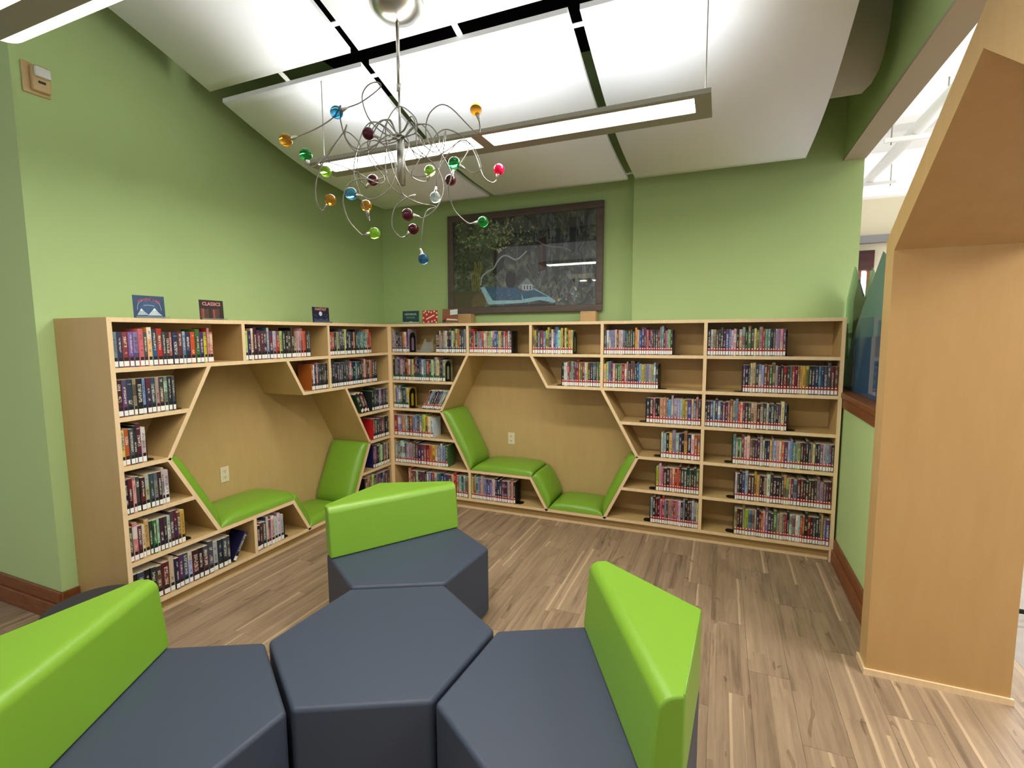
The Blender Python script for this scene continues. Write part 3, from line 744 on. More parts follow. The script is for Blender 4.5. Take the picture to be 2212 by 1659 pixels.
# ------------------------------------------------------------------ pendant lights
def pendant(x0, x1, yc, z, label, wing):
    root = empty('pendant_light', ((x0+x1)/2, yc, z), label, 'pendant light', 'linear pendant lights')
    w = .145; xm = (x0+x1)/2
    hb = MB()
    lens = [(x0+.075, xm-.035), (xm+.035, x1-.075)]
    yl0, yl1 = yc-w+.035, yc+w-.092         # lens lies off centre, wide flat band on the far side
    # bottom plate around the two lenses
    hb.box((x0, yc-w, z), (x1, yl0, z+.012)); hb.box((x0, yl1, z), (x1, yc+w, z+.012))
    hb.box((x0, yl0, z), (lens[0][0], yl1, z+.012)); hb.box((lens[0][1], yl0, z), (lens[1][0], yl1, z+.012)); hb.box((lens[1][1], yl0, z), (x1, yl1, z+.012))
    hb.box((x0, yc-w, z+.012), (x1, yc-w+.006, z+.022)); hb.box((x0, yc+w-.006, z+.012), (x1, yc+w, z+.022))
    hb.box((x0+.04, yc-.07, z+.0165), (x1-.04, yc+.07, z+.0185))
    hb.box((x0, yc-w+.006, z+.012), (x0+.006, yc+w-.006, z+.022)); hb.box((x1-.006, yc-w+.006, z+.012), (x1, yc+w-.006, z+.022))
    hb.build('housing', M['fixture'], root)
    for a, b in lens: MB().box((a+.001, yl0+.001, z+.002), (b-.001, yl1-.001, z+.016)).build('lens', M['lens'], root)
    MB().box((x0+.05, yc-.06, z+.0187), (x1-.05, yc+.06, z+.022)).build('uplight_lamp', M['uplamp'], root)
    lv = MB(); nb = int((x1-x0-.1)/.09)  # unseen baffles added to cut off the uplight's sideways spread
    for i in range(nb+1):
        xx = x0+.05 + (x1-x0-.1)*i/nb; lv.box((xx-.0015, yc-.0645, z+.0225), (xx+.0015, yc+.0645, z+.052))
    lv.box((x0+.048, yc-.068, z+.0187), (x1-.048, yc-.065, z+.052)); lv.box((x0+.048, yc+.065, z+.0187), (x1-.048, yc+.068, z+.052))
    lv.build('added_louvre', M['white_trim'], root)
    if wing:
        m = MB(); n = 8
        for i in range(n+1):
            a = i/n; y = yc + w + .004 + .10*math.sin(a*PI/2)*1.0; zz = z + .02 + .06*(1-math.cos(a*PI/2))
            m.v += [(x0-.005, y, zz), (x1, y, zz), (x0-.005, y, zz+.006), (x1, y, zz+.006)]
        for i in range(n):
            a, b = 4*i, 4*i+4
            m.face([a, b, b+1, a+1], 0, True); m.face([a+2, a+3, b+3, b+2], 0, True); m.face([a, a+2, b+2, b]); m.face([a+1, b+1, b+3, a+3])
        m.build('side_diffuser', emit('diffuser_glow', (255, 250, 230), .8), root)
    for x in (x0+.03, x1-.03):
        zt = smooth_prof(yc) if yc > -3.3 else 3.9
        MB().tube([(x, yc, z+.012), (x, yc, zt)], .003, 6).build('suspension_cable', M['wire'], root)
    reparent(root); return root
pendant(.70, 3.12, -1.635, 2.85, 'long grey pendant light with two lit lenses behind the chandelier', False)
pendant(.66, 3.5, -3.40, 2.85, 'near pendant light cut off at the top left corner', True)

# ------------------------------------------------------------------ chandelier
AX = Vector((1.55, -1.95, 0)); ZC = smooth_prof(-1.95)
ch = empty('chandelier', (AX.x, AX.y, 2.577), 'tangled wire chandelier with coloured glass balls hanging from a nickel rod', 'chandelier')
MB().lathe([(.001, -.075), (.03, -.073), (.08, -.058), (.12, -.030), (.142, .0), (.146, .016)], (AX.x, AX.y, ZC-.035), 40).build('canopy', M['steel'], ch)
MB().tube([(AX.x, AX.y, ZC-.10), (AX.x, AX.y, 3.09)], .0095, 12).build('upper_rod', M['steel'], ch)
MB().lathe([(.0125, 0), (.0125, .045)], (AX.x, AX.y, 3.06), 14).build('collar', M['steel'], ch)
MB().tube([(AX.x, AX.y, 3.07), (AX.x, AX.y, 2.78)], .0065, 12).build('lower_rod', M['steel'], ch)
MB().lathe([(.017, 0), (.022, .0), (.022, .24), (.018, .243), (.012, .243)], (AX.x, AX.y, 2.577), 24).build('cylinder', M['steel'], ch)
axd = (Vector((AX.x, AX.y, 2.8)) - CAM).dot(FW)
def crop(p): return (580 + p[0]/3.857, 150 + p[1]/3.857)
def at_depth(p, d): return CAM + ray(*crop(p)) * d
GC = {'amber': (214, 150, 40), 'blue': (70, 160, 205), 'green': (40, 165, 70), 'lime': (170, 225, 70), 'plum': (70, 22, 32), 'red': (235, 25, 75), 'clear': (225, 240, 245), 'steelblue': (70, 130, 180)}
GM = {}
for k, c in GC.items():
    m_, t_, b_ = nt('glass_' + k); b_.inputs['Base Color'].default_value = (*lin(c), 1); b_.inputs['Roughness'].default_value = .04
    b_.inputs['Transmission Weight'].default_value = .85 if k not in ('plum', 'red') else .25; b_.inputs['IOR'].default_value = 1.3
    GM[k] = m_
S0 = (1105, 625)
TEND = [
 ('amber', (145,590), 47, [(205,570),(400,492),(545,395),(600,300),(596,400),(650,590),(750,690),(880,640),(970,560),(1060,540)]),
 ('blue', (567,358), 47, [(612,338),(780,268),(930,150),(900,106),(820,140),(780,240),(830,400),(930,510),(1050,570)]),
 ('green', (312,710), 45, [(322,755),(345,810),(400,795),(520,660),(620,530),(652,462),(640,560),(730,660),(860,640),(950,600),(1060,580)]),
 ('lime', (478,850), 40, [(445,800),(465,768),(560,790),(720,850),(860,920),(960,900),(985,860),(900,780),(830,650),(850,520),(960,420),(1060,520)]),
 ('plum', (832,535), 45, [(885,552),(960,578),(1040,560),(1080,575)]),
 ('amber', (1728,335), 44, [(1742,385),(1762,500),(1735,535),(1640,440),(1520,322),(1430,295),(1340,370),(1310,500),(1335,610),(1395,648),(1420,570),(1340,465),(1230,470),(1140,560)]),
 ('red', (1920,832), 40, [(1910,880),(1862,942),(1790,890),(1725,720),(1640,580),(1490,500),(1390,555),(1330,700),(1260,760),(1200,680),(1150,600)]),
 ('green', (1548,780), 44, [(1600,808),(1705,862),(1768,810),(1700,640),(1600,590),(1500,700),(1400,830),(1290,890),(1180,870),(1130,760),(1170,620),(1140,560)]),
 ('lime', (1345,845), 36, [(1335,885),(1265,930),(1190,880),(1250,760),(1300,640),(1240,540),(1150,560)]),
 ('plum', (870,922), 32, [(850,945),(800,965),(760,915),(740,800),(770,640),(880,590),(960,620),(1060,600)]),
 ('plum', (1517,922), 34, [(1528,885),(1560,840),(1670,660),(1600,600),(1480,680),(1350,740),(1230,700),(1150,610)]),
 ('blue', (690,1037), 44, [(742,1048),(870,1080),(1000,1000),(1058,850),(1030,700),(930,600),(840,480),(900,440),(1000,500),(1070,570)]),
 ('amber', (515,1088), 41, [(490,1125),(440,1175),(400,1100),(398,940),(450,790),(560,620),(640,520),(740,590),(800,700),(900,640),(1000,420),(1060,520)]),
 ('amber', (815,1135), 40, [(825,1175),(838,1262),(790,1130),(735,950),(710,850),(730,700),(800,490),(900,440),(1050,560)]),
 ('clear', (1390,1065), 36, [(1394,1020),(1402,900),(1450,720),(1476,510),(1440,640),(1380,690),(1270,600),(1190,440),(1130,510)]),
 ('plum', (1160,1210), 45, [(1215,1220),(1295,1235),(1400,1150),(1456,1000),(1420,850),(1330,740),(1240,650),(1230,480),(1190,390),(1130,500)]),
 ('plum', (1207,1330), 37, [(1172,1362),(1095,1396),(1030,1310),(1048,1160),(1140,1075),(1225,1043),(1180,1058),(1050,1005),(980,880),(985,640),(1060,560)]),
 ('lime', (884,1365), 42, [(845,1370),(765,1368),(665,1250),(622,1080),(680,945),(800,910),(930,950),(960,890),(830,720),(900,480),(1000,420),(1070,540)]),
 ('green', (1785,1268), 37, [(1742,1275),(1650,1272),(1545,1165),(1500,1000),(1520,860),(1400,640),(1280,460),(1180,500),(1130,570)]),
 ('steelblue', (1290,1577), 39, [(1277,1530),(1275,1400),(1290,1260),(1325,1175),(1392,1140),(1260,1115),(1130,1050),(1090,960),(1030,820),(975,500),(1080,310),(1220,400),(1230,520),(1130,560)]),
]
def catmull(P, n=7):
    out = []
    for i in range(len(P)-1):
        p0, p1, p2, p3 = P[max(0,i-1)], P[i], P[i+1], P[min(len(P)-1,i+2)]
        for k in range(n):
            t = k/n
            out.append(.5*((2*p1) + (p2-p0)*t + (2*p0-5*p1+4*p2-p3)*t*t + (3*p1-p0-3*p2+p3)*t**3))
    out.append(P[-1]); return out
rod_top = Vector((AX.x, AX.y, 2.80))
for i, (g, b, r, path) in enumerate(TEND):
    db = axd * min(1.025, max(.86, 1 + .85*(41/r - 1)))
    ctr = at_depth(b, db); R = .0305
    P = []
    n = len(path)
    for k, p in enumerate(path):
        f = k/(n); d = db + (axd-db)*f - .12*abs(math.sin(f*PI)*math.sin(i*2.4 + f*5))
        P.append(at_depth(p, d))
    a = i*2*PI/20
    P.append(rod_top + Vector((.013*math.cos(a), .013*math.sin(a), .035))); P.append(rod_top + Vector((.012*math.cos(a), .012*math.sin(a), -.03)))
    st = (P[0]-ctr).normalized()
    P[0] = ctr + st*(R+.028)
    arm = MB().tube(catmull([Vector(q) for q in P]), .0031, 6).build('wire_arm', M['wire'], ch)
    MB().tube([ctr + st*(R-.012), ctr + st*(R+.002), ctr + st*(R+.03)], [.011, .010, .004], 10).build('socket', M['steel'], ch)
    ball = MB().sphere((0,0,0), R, 24, 14).build('glass_ball', GM[g], ch); ball.location = ctr
    ball['label'] = g.replace('steelblue', 'steel blue').replace('plum', 'dark plum') + ' glass ball'
reparent(ch)

# ------------------------------------------------------------------ painting on blocks
def vcol_mat(name, rough=.7):
    m, t, b = nt(name); a = t.nodes.new('ShaderNodeAttribute'); a.attribute_name = 'Col'
    n = t.nodes.new('ShaderNodeTexNoise'); n.inputs['Scale'].default_value = 38; n.inputs['Detail'].default_value = 4
    tc = t.nodes.new('ShaderNodeTexCoord'); t.links.new(tc.outputs['Object'], n.inputs['Vector'])
    mr = t.nodes.new('ShaderNodeMapRange'); mr.inputs['To Min'].default_value = .7; mr.inputs['To Max'].default_value = 1.35; t.links.new(n.outputs['Fac'], mr.inputs[0])
    mx = t.nodes.new('ShaderNodeMixRGB'); mx.blend_type = 'MULTIPLY'; mx.inputs[0].default_value = 1
    t.links.new(a.outputs['Color'], mx.inputs[1]); t.links.new(mr.outputs[0], mx.inputs[2]); t.links.new(mx.outputs[0], b.inputs['Base Color'])
    b.inputs['Roughness'].default_value = rough; return m
class Flat:
    """flat printed shapes: polygons with a colour each, in a (u, v) plane"""
    def __init__(self): self.v = []; self.f = []; self.c = []; self.lift = 0
    def poly(self, pts, c):
        self.lift += 1e-6; n = len(self.v); self.v += [(p[0], p[1], self.lift) for p in pts]; self.f.append(list(range(n, n+len(pts)))); self.c.append(lin(c))
    def disc(self, x, y, r, c, ry=None, seg=18): self.poly([(x + r*math.cos(2*PI*k/seg), y + (ry or r)*math.sin(2*PI*k/seg)) for k in range(seg)], c)
    def line(self, pts, w, c):
        pts = catmull([Vector((p[0], p[1], 0)) for p in pts], 5) if len(pts) > 2 else [Vector((p[0], p[1], 0)) for p in pts]
        A = []; B = []
        for i, p in enumerate(pts):
            t = (pts[min(i+1, len(pts)-1)] - pts[max(0, i-1)]); t = t.normalized() if t.length else Vector((1,0,0))
            n = Vector((-t.y, t.x, 0))*w/2; A.append(p+n); B.append(p-n)
        for i in range(len(pts)-1): self.poly([A[i], B[i], B[i+1], A[i+1]], c)
    def build(self, name, mat, parent, mp, lift0=.0006):
        me = bpy.data.meshes.new(name); me.from_pydata([tuple(mp(x, y, lift0+l)) for x, y, l in self.v], [], self.f); me.materials.append(mat)
        at = me.color_attributes.new('Col', 'FLOAT_COLOR', 'CORNER'); flat = []
        for p, c in zip(me.polygons, self.c): flat += [*c, 1.0]*len(p.vertices)
        at.data.foreach_set('color', flat)
        o = bpy.data.objects.new(name, me); COL.objects.link(o); o.parent = parent; return o
M['print'] = vcol_mat('printed_ink', .6)
M['paint'] = vcol_mat('oil_paint', .6)
PWD, PHT = 1.728, 1.062
pa = empty('painting', (.382, .568, 1.982), 'dark framed forest painting with a glowing blue open book, standing on wooden blocks', 'painting')
fw = .068
pa.rotation_euler = (-math.radians(1.0), 0, 0)
for nm_, a, b in (('frame_rail', (0, 0), (PWD, fw)), ('frame_rail', (0, PHT-fw), (PWD, PHT)), ('frame_stile', (0, fw), (fw, PHT-fw)), ('frame_stile', (PWD-fw, fw), (PWD, PHT-fw))):
    MB().box((a[0], 0, a[1]), (b[0], .034, b[1])).build(nm_, M['frame'], pa, bevel=.004, seg=1)
mcan, tcan, bcan = nt('forest_underpainting')
tc = tcan.nodes.new('ShaderNodeTexCoord'); nz = tcan.nodes.new('ShaderNodeTexNoise'); nz.inputs['Scale'].default_value = 7; nz.inputs['Detail'].default_value = 8; nz.inputs['Roughness'].default_value = .7; nz.inputs['Distortion'].default_value = .8
crr = tcan.nodes.new('ShaderNodeValToRGB'); E_ = crr.color_ramp.elements
E_[0].position = .34; E_[0].color = (*lin((38, 42, 38)), 1); E_[1].position = .68; E_[1].color = (*lin((160, 168, 144)), 1); e_ = E_.new(.5); e_.color = (*lin((84, 94, 80)), 1)
tcan.links.new(tc.outputs['Object'], nz.inputs['Vector']); tcan.links.new(nz.outputs['Fac'], crr.inputs[0]); tcan.links.new(crr.outputs[0], bcan.inputs['Base Color']); bcan.inputs['Roughness'].default_value = .6
MB().box((fw, .020, fw), (PWD-fw, .030, PHT-fw)).build('canvas', mcan, pa)
IW, IH = PWD-2*fw, PHT-2*fw
def pm_(x, y):   # crop pixel of the photograph's picture -> picture plane
    u = (x-245)/1670; top = 385 - 180*u; bot = 1372 - 80*u; v = 1 - (y-top)/(bot-top)
    return (max(0, min(1, u))*IW, max(0, min(1, v))*IH)
P_ = Flat(); rp = random.Random(5)
def pp(*pts): return [pm_(*p) for p in pts]
# misty light on the right half
for k in range(170):
    x, y = rp.uniform(1180, 1900), rp.uniform(300, 1200); g = rp.uniform(80, 150)
    q = pm_(x, y); P_.disc(q[0], q[1], rp.uniform(.006, .022), (g*.92, g, g*1.02), rp.uniform(.02, .07), 9)
for k in range(90):
    x, y = rp.uniform(1150, 1900), rp.uniform(250, 1250); q = pm_(x, y); g = rp.choice([30, 40, 55, 85, 120])
    a = rp.uniform(-.6, .6); L_ = min(rp.uniform(.03, .13), max(.01, IH - q[1] - .02)); q = (min(max(q[0], .1), IW-.1), q[1]); P_.line([(q[0], q[1]), (q[0]+math.sin(a)*L_, q[1]+math.cos(a)*L_)], rp.uniform(.004, .014), (g, g+4, g-4))
# trunks
P_.poly(pp((1285,560),(1370,520),(1375,900),(1280,930)), (66, 44, 34)); P_.poly(pp((1300,600),(1330,600),(1330,900),(1296,900)), (98, 68, 50))
P_.poly(pp((1480,380),(1530,380),(1520,980),(1470,980)), (70, 78, 78)); P_.poly(pp((1620,300),(1700,300),(1690,700),(1640,720)), (56, 60, 58))
P_.poly(pp((760,680),(900,670),(870,900),(740,1000)), (16, 16, 18))
# leaves upper left
for k in range(520):
    x, y = rp.gauss(640, 260), rp.gauss(520, 110)
    if not (260 < x < 1260 and 330 < y < 720): continue
    q = pm_(x, y); a = rp.uniform(0, 2*PI); l = rp.uniform(.012, .030); w = l*.42
    hi = rp.random() < (.55 if x > 700 else .3); c = (rp.randint(170, 215), rp.randint(185, 222), rp.randint(120, 150)) if hi else (rp.randint(88, 130), rp.randint(108, 144), rp.randint(74, 98))
    ca, sa = math.cos(a), math.sin(a)
    P_.poly([(q[0]+ca*l, q[1]+sa*l), (q[0]-sa*w, q[1]+ca*w), (q[0]-ca*l*.7, q[1]-sa*l*.7), (q[0]+sa*w, q[1]-ca*w)], c)
for k in range(160):
    x, y = rp.uniform(260, 620), rp.uniform(680, 1120); q = pm_(x, y); g = rp.uniform(46, 98)
    P_.disc(q[0], q[1], rp.uniform(.006, .02), (g*.85, g, g*.62), None, 7)
# rocks, yellow grasses
P_.poly(pp((245,1210),(330,1180),(480,1170),(600,1190),(660,1290),(640,1360),(245,1372)), (92, 72, 50)); P_.poly(pp((480,1260),(560,1190),(640,1230),(660,1330),(480,1360)), (116, 92, 64))
for x in (500, 520, 545, 570, 590): P_.line(pp((x-10,1160),(x-20,1000),(x+20,900),(x-10+rp.randint(-20,40),830)), .008, (168, 152, 54))
for x in (1300, 1380, 1500, 1590, 1680): P_.line(pp((x-60,1180),(x,1080),(x+60+rp.randint(-30,60),960)), .006, (150, 140, 110))
for k in range(24): q = pm_(rp.uniform(1480,1740), rp.uniform(1100,1250)); P_.disc(*q, rp.uniform(.006,.014), rp.choice([(206,206,190),(150,64,44),(120,150,170)]), None, 8)
# pale vine
P_.line(pp((590,1100),(605,1010),(660,950),(750,900),(800,820),(850,765),(900,748),(960,770),(1020,795),(1080,760),(1150,690)), .016, (196, 202, 196))
P_.line(pp((1040,640),(1035,720),(1030,800),(1050,910)), .008, (140, 146, 140)); P_.line(pp((670,1110),(700,1030),(760,960)), .007, (150, 150, 140))
P_.line(pp((1240,560),(1300,590),(1350,620),(1430,640),(1560,650),(1650,690)), .010, (150, 152, 148))
# dark curled creature-like shadow, soft green
P_.disc(*pm_(960,1020), .060, (18, 20, 18), .105); P_.disc(*pm_(945,940), .045, (92, 92, 86), .03); P_.disc(*pm_(950,960), .032, (20, 22, 20), .03)
# open book
P_.poly(pp((650,1345),(1100,1310),(1480,1290),(1480,1330),(1180,1355),(700,1360)), (22, 20, 18))
P_.poly(pp((585,1125),(640,1112),(760,1275),(1105,1255),(1110,1292),(690,1322)), (176, 224, 234))
P_.poly(pp((640,1118),(800,1115),(1040,1120),(1085,1170),(1090,1245),(740,1272)), (56, 108, 146))
P_.poly(pp((1085,1170),(1240,1120),(1420,1220),(1480,1262),(1470,1282),(1300,1255),(1130,1290),(1100,1292)), (172, 220, 232)); P_.poly(pp((1085,1170),(1230,1135),(1400,1215),(1250,1220),(1110,1250)), (58, 108, 138))
for k in range(40): q = pm_(rp.uniform(670,1060), rp.uniform(1135,1250)); P_.disc(*q, rp.uniform(.002,.006), (110, 160, 190), None, 6)
# little white house
P_.poly(pp((1040,1110),(1150,1000),(1232,1085),(1225,1140),(1100,1150)), (150, 166, 172)); P_.poly(pp((1095,1080),(1215,1075),(1215,1140),(1100,1145)), (226, 234, 236))
for x in (1115, 1150, 1185): P_.poly(pp((x,1090),(x+16,1090),(x+16,1135),(x,1135)), (86, 104, 118))
P_.build('picture', M['paint'], pa, lambda x, y, l: (fw+x, .020-l, fw+y))
MB().box((fw-.004, .012, fw-.004), (PWD-fw+.004, .0145, PHT-fw+.004)).build('glass_pane', M['pane'], pa)
zt = Z[0] + T/2 + .0005
for x0, lab in ((.545, 'pine block under the left end of the painting'), (1.91, 'pine block under the right end of the painting')):
    b_ = MB().box((x0, .50, zt), (x0+.155, .612, 1.980)).build('support_block', M['pine'], bevel=.003, seg=1); tag(b_, lab, 'wood block', 'pine blocks under the painting')
    MB().tube([(x0+.02, .4995, zt+.09), (x0+.02, .497, zt+.09)], .003, 8).build('nail_head', M['black'], b_)

# ------------------------------------------------------------------ genre signs on the bookcase tops
def text_mesh(txt, size, name, mat, parent, mp, x, y, rot=0, arc=0):
    cu = bpy.data.curves.new('t', 'FONT'); cu.body = txt; cu.size = size; cu.align_x = 'CENTER'; cu.align_y = 'CENTER'; cu.resolution_u = 2; cu.offset = size*.018
    ob = bpy.data.objects.new('t', cu); COL.objects.link(ob)
    bpy.context.view_layer.update()
    me = bpy.data.meshes.new_from_object(ob.evaluated_get(bpy.context.evaluated_depsgraph_get())); me.name = name
    bpy.data.objects.remove(ob); bpy.data.curves.remove(cu)
    for v in me.vertices:
        px, py = v.co.x, v.co.y
        if arc: py += -arc*px*px
        c, s = math.cos(rot), math.sin(rot); v.co = Vector(mp(x + px*c - py*s, y + px*s + py*c, .0012))
    me.materials.clear(); me.materials.append(mat); me.update()
    o = bpy.data.objects.new(name, me); COL.objects.link(o); o.parent = parent; return o
def ink(c): return plain('ink_%d_%d_%d' % c, c, .5)
def sign(left, s0, w, dpt, label, bg, draw, h=.138):
    root = empty('genre_sign', (0,0,0), label, 'sign', 'genre signs on the bookcase tops')
    root.location = (-dpt, s0, zt) if left else (s0, dpt, zt)
    if left: root.rotation_euler = (0, 0, PI/2)
    lean = .035
    def mp(x, y, l): return (x, y*lean - l + .0, .004 + y)        # local: x along, y up the card, l out of the card
    m = MB(); m.v += [mp(0,0,0), mp(w,0,0), mp(w,h,0), mp(0,h,0), mp(0,0,-.0015), mp(w,0,-.0015), mp(w,h,-.0015), mp(0,h,-.0015)]
    for f in ((0,1,2,3),(7,6,5,4),(0,4,5,1),(1,5,6,2),(2,6,7,3),(3,7,4,0)): m.face(f)
    m.build('card', ink(bg), root)
    F = Flat(); draw(F, w, h, root, mp)
    if F.f: F.build('card_art', M['print'], root, mp, .0005)
    MB().box((-.004, -.030, 0), (w+.004, .045, .003)).box((-.004, -.030, .0031), (w+.004, -.027, .014)).build('acrylic_stand', M['clear'], root)
def d_adv(F, w, h, root, mp):
    F.disc(w/2, h*.46, h*.42, (52, 84, 120), h*.42, 28)
    F.poly([(w*.10, h*.12), (w*.24, h*.42), (w*.34, h*.28), (w*.46, h*.14)], (170, 186, 196)); F.poly([(w*.44, h*.12), (w*.66, h*.46), (w*.78, h*.26), (w*.9, h*.12)], (186, 200, 206))
    F.poly([(w*.2, h*.34), (w*.24, h*.42), (w*.29, h*.34), (w*.25, h*.3)], (232, 236, 236)); F.poly([(w*.60, h*.36), (w*.66, h*.46), (w*.71, h*.38), (w*.66, h*.33)], (236, 240, 240))
    F.line([(w*.12, h*.35), (w*.16, h*.62), (w*.3, h*.80)], .0018, (200, 210, 214)); F.line([(w*.88, h*.35), (w*.84, h*.62), (w*.7, h*.80)], .0018, (200, 210, 214))
    F.line([(w*.32, h*.56), (w*.5, h*.58), (w*.66, h*.55)], .004, (150, 170, 190))
    text_mesh('ADVENTURE', .024, 'lettering', ink((176, 72, 84)), root, mp, w/2, h*.82, 0, 3.2)
def d_cla(F, w, h, root, mp):
    x = .008
    rr = random.Random(3)
    while x < w-.02:
        ww = rr.uniform(.006, .016); F.poly([(x, .008), (x+ww, .008), (x+ww, h*rr.uniform(.5, .62)), (x, h*.56)], rr.choice([(66,44,40),(52,38,36),(120,60,54),(84,64,54),(150,80,72)])); x += ww+.002
    text_mesh('CLASSICS', .033, 'lettering', ink((236, 160, 164)), root, mp, w/2, h*.80)
def d_fan(F, w, h, root, mp):
    F.disc(w*.48, h*.58, h*.15, (196, 206, 220)); F.disc(w*.46, h*.6, h*.1, (214, 222, 232))
    for q in ((.14,.5),(.22,.42),(.72,.55),(.8,.4),(.88,.5)): F.disc(w*q[0], h*q[1], .004, (150, 130, 170))
    F.poly([(w*.04, .008), (w*.1, h*.3), (w*.3, h*.2), (w*.5, h*.28), (w*.7, h*.18), (w*.9, h*.34), (w*.96, .008)], (64, 78, 116))
    text_mesh('FANTASY', .033, 'lettering', ink((238, 164, 130)), root, mp, w/2, h*.86)
def d_his(F, w, h, root, mp):
    F.poly([(0, 0), (w, 0), (w, h*.14), (w*.6, h*.17), (w*.5, h*.22), (w*.4, h*.16), (0, h*.16)], (190, 190, 176))
    text_mesh('HISTORICAL', .027, 'lettering', ink((206, 214, 208)), root, mp, w/2, h*.74); text_mesh('FICTION', .027, 'lettering', ink((130, 156, 152)), root, mp, w/2, h*.48)
def d_rom(F, w, h, root, mp):
    for q in ((.08,.1),(.06,.45),(.1,.85),(.28,.7),(.42,.9),(.58,.86),(.78,.92),(.94,.8),(.95,.5),(.4,.15),(.64,.18),(.82,.25),(.92,.1),(.2,.95)): F.disc(w*q[0], h*q[1], .010, (238, 214, 196), .009)
    F.line([(w*.24, h*.34), (w*.8, h*.66)], .012, (238, 222, 204))
def d_mys(F, w, h, root, mp):
    F.poly([(w*.5, h*.58), (w*.98, h*.62), (w*.98, h*.97), (w*.5, h*.92)], (206, 222, 226)); F.poly([(0, h*.2), (w*.5, h*.42), (w*.98, h*.5), (w*.98, h*.56), (w*.3, h*.5), (0, h*.42)], (150, 66, 50))
    F.poly([(w*.26, h*.24), (w*.98, h*.2), (w*.98, h*.27), (w*.3, h*.34)], (236, 224, 206)); F.poly([(0, .01), (w*.2, .01), (w*.24, h*.3), (0, h*.2)], (84, 40, 30))
sign(True, -2.39, .188, .11, 'dark blue adventure sign with mountains on the left bookcase', (44, 70, 104), d_adv)
sign(True, -1.94, .182, .15, 'dark brown sign lettered CLASSICS on the left bookcase', (48, 34, 32), d_cla)
sign(True, -.895, .205, .15, 'night sky sign lettered FANTASY on the left bookcase', (30, 30, 58), d_fan)
sign(False, .035, .205, .20, 'dark teal historical fiction sign on the right bookcase near the corner', (34, 70, 72), d_his)
sign(False, .285, .182, .20, 'red sign with white dots and a diagonal stripe, right bookcase', (180, 54, 44), d_rom)
sign(False, .525, .182, .20, 'brown picture sign standing before the left end of the painting', (134, 92, 60), d_mys, .148)

# ------------------------------------------------------------------ fire alarm strobe on the left wall
st = empty('fire_alarm', (-.52, -2.58, 3.24), 'beige fire alarm strobe high on the left wall', 'fire alarm')
MB().box((-.5199, -2.645, 3.155), (-.508, -2.515, 3.325)).build('base_plate', M['beige'], st, bevel=.003, seg=1)
MB().box((-.5079, -2.612, 3.172), (-.478, -2.522, 3.308)).build('body', M['beige'], st, bevel=.008, seg=2)
MB().box((-.4779, -2.605, 3.245), (-.452, -2.53, 3.300)).build('strobe_lens', plain('clear_strobe', (226, 228, 224), .12, spec=.8), st, bevel=.006, seg=2)
MB().box((-.4779, -2.585, 3.215), (-.476, -2.55, 3.228)).build('sounder_slot', M['slot'], st)
reparent(st)

# ------------------------------------------------------------------ hexagon wood portal
YI, YO, XP0, XP1 = -1.40, -1.275, 3.945, 4.52
def arch(in_off):
    t = YO - YI
    return [(YI+0, 0), (YI, 2.147), (-2.19, 2.663), (-2.98, 2.147), (-2.98, 0)]
po = empty('wood_portal', (4.23, -2.19, 0), 'tall maple hexagon archway standing at the right', 'archway')
inner = [(-1.40, 0), (-1.40, 2.147), (-2.19, 2.663), (-2.98, 2.147), (-2.98, 0)]
outer = [(-1.275, 0), (-1.275, 2.212), (-2.19, 2.812), (-3.105, 2.212), (-3.105, 0)]
PMT = [M['maple_portal'], wood('maple_portal_edge', (200, 166, 112), (192, 156, 102), (14, 14, 1))]
for i, nm_ in enumerate(('side_panel', 'slanted_panel', 'slanted_panel', 'side_panel')):
    poly = [inner[i], inner[i+1], outer[i+1], outer[i]]
    MB().prism(poly, XP0, XP1, lambda p, d: (d, p[0], p[1]), 0, 1).build(nm_, PMT, po)
for ya, yb in ((-1.412, -1.263), (-3.117, -2.968)):
    m = MB(); 
    if ya > -2:
        m.box((XP0-.012, ya, 0), (XP0-.0002, yb, .032)).box((XP0, ya, 0), (XP1+.01, -1.4002, .032))
    else:
        m.box((XP0-.012, ya, 0), (XP0-.0002, yb, .032)).box((XP0, -2.9798, 0), (XP1+.01, yb, .032))
    m.build('shoe_strip', M['maple_edge'], po)
reparent(po)

# ------------------------------------------------------------------ glass mountain screen on the sill
GX = 4.13; ZG = SILL + .0455
GT = dict(clear=glassy('screen_glass', (214, 232, 226)), green=glassy('green_film', (150, 196, 120), diff=(120, 170, 80), dfac=.45),
          teal=glassy('teal_film', (160, 205, 212), diff=(120, 180, 192), dfac=.5), blue=glassy('blue_film', (140, 170, 205), diff=(96, 140, 186), dfac=.45))
gs = empty('glass_screen', (GX, -.4, ZG), 'clear glass screen cut into mountain peaks with teal and green film', 'glass screen')
gmap = lambda p, d: (d, p[0], p[1])
MB().prism([(.50, ZG), (.50, 2.02), (.30, 2.262), (-.02, 2.01), (-.19, 2.20), (-.42, 2.03), (-.80, 2.42), (-1.25, 2.02), (-1.25, ZG)], GX, GX+.010, gmap).build('pane', GT['clear'], gs)
MB().prism([(.42, ZG+.001), (.16, 1.752), (-.06, 1.948), (-.46, 2.268), (-.62, 2.20), (-1.2, 1.85), (-1.2, ZG+.001)], GX-.004, GX-.0008, gmap).build('mountain_film', GT['teal'], gs)
MB().prism([(.42, ZG+.002), (.22, 1.70), (-.1, 1.72), (-.7, 1.74), (-1.19, 1.70), (-1.19, ZG+.002)], GX-.008, GX-.0045, gmap).build('lake_film', GT['blue'], gs)
MB().prism([(.49, ZG+.001), (.49, 1.78), (.40, 1.83), (.33, 1.62), (.35, 1.5), (.40, 1.42), (.425, ZG+.001)], GX-.004, GX-.0008, gmap).build('hill_film', GT['green'], gs)
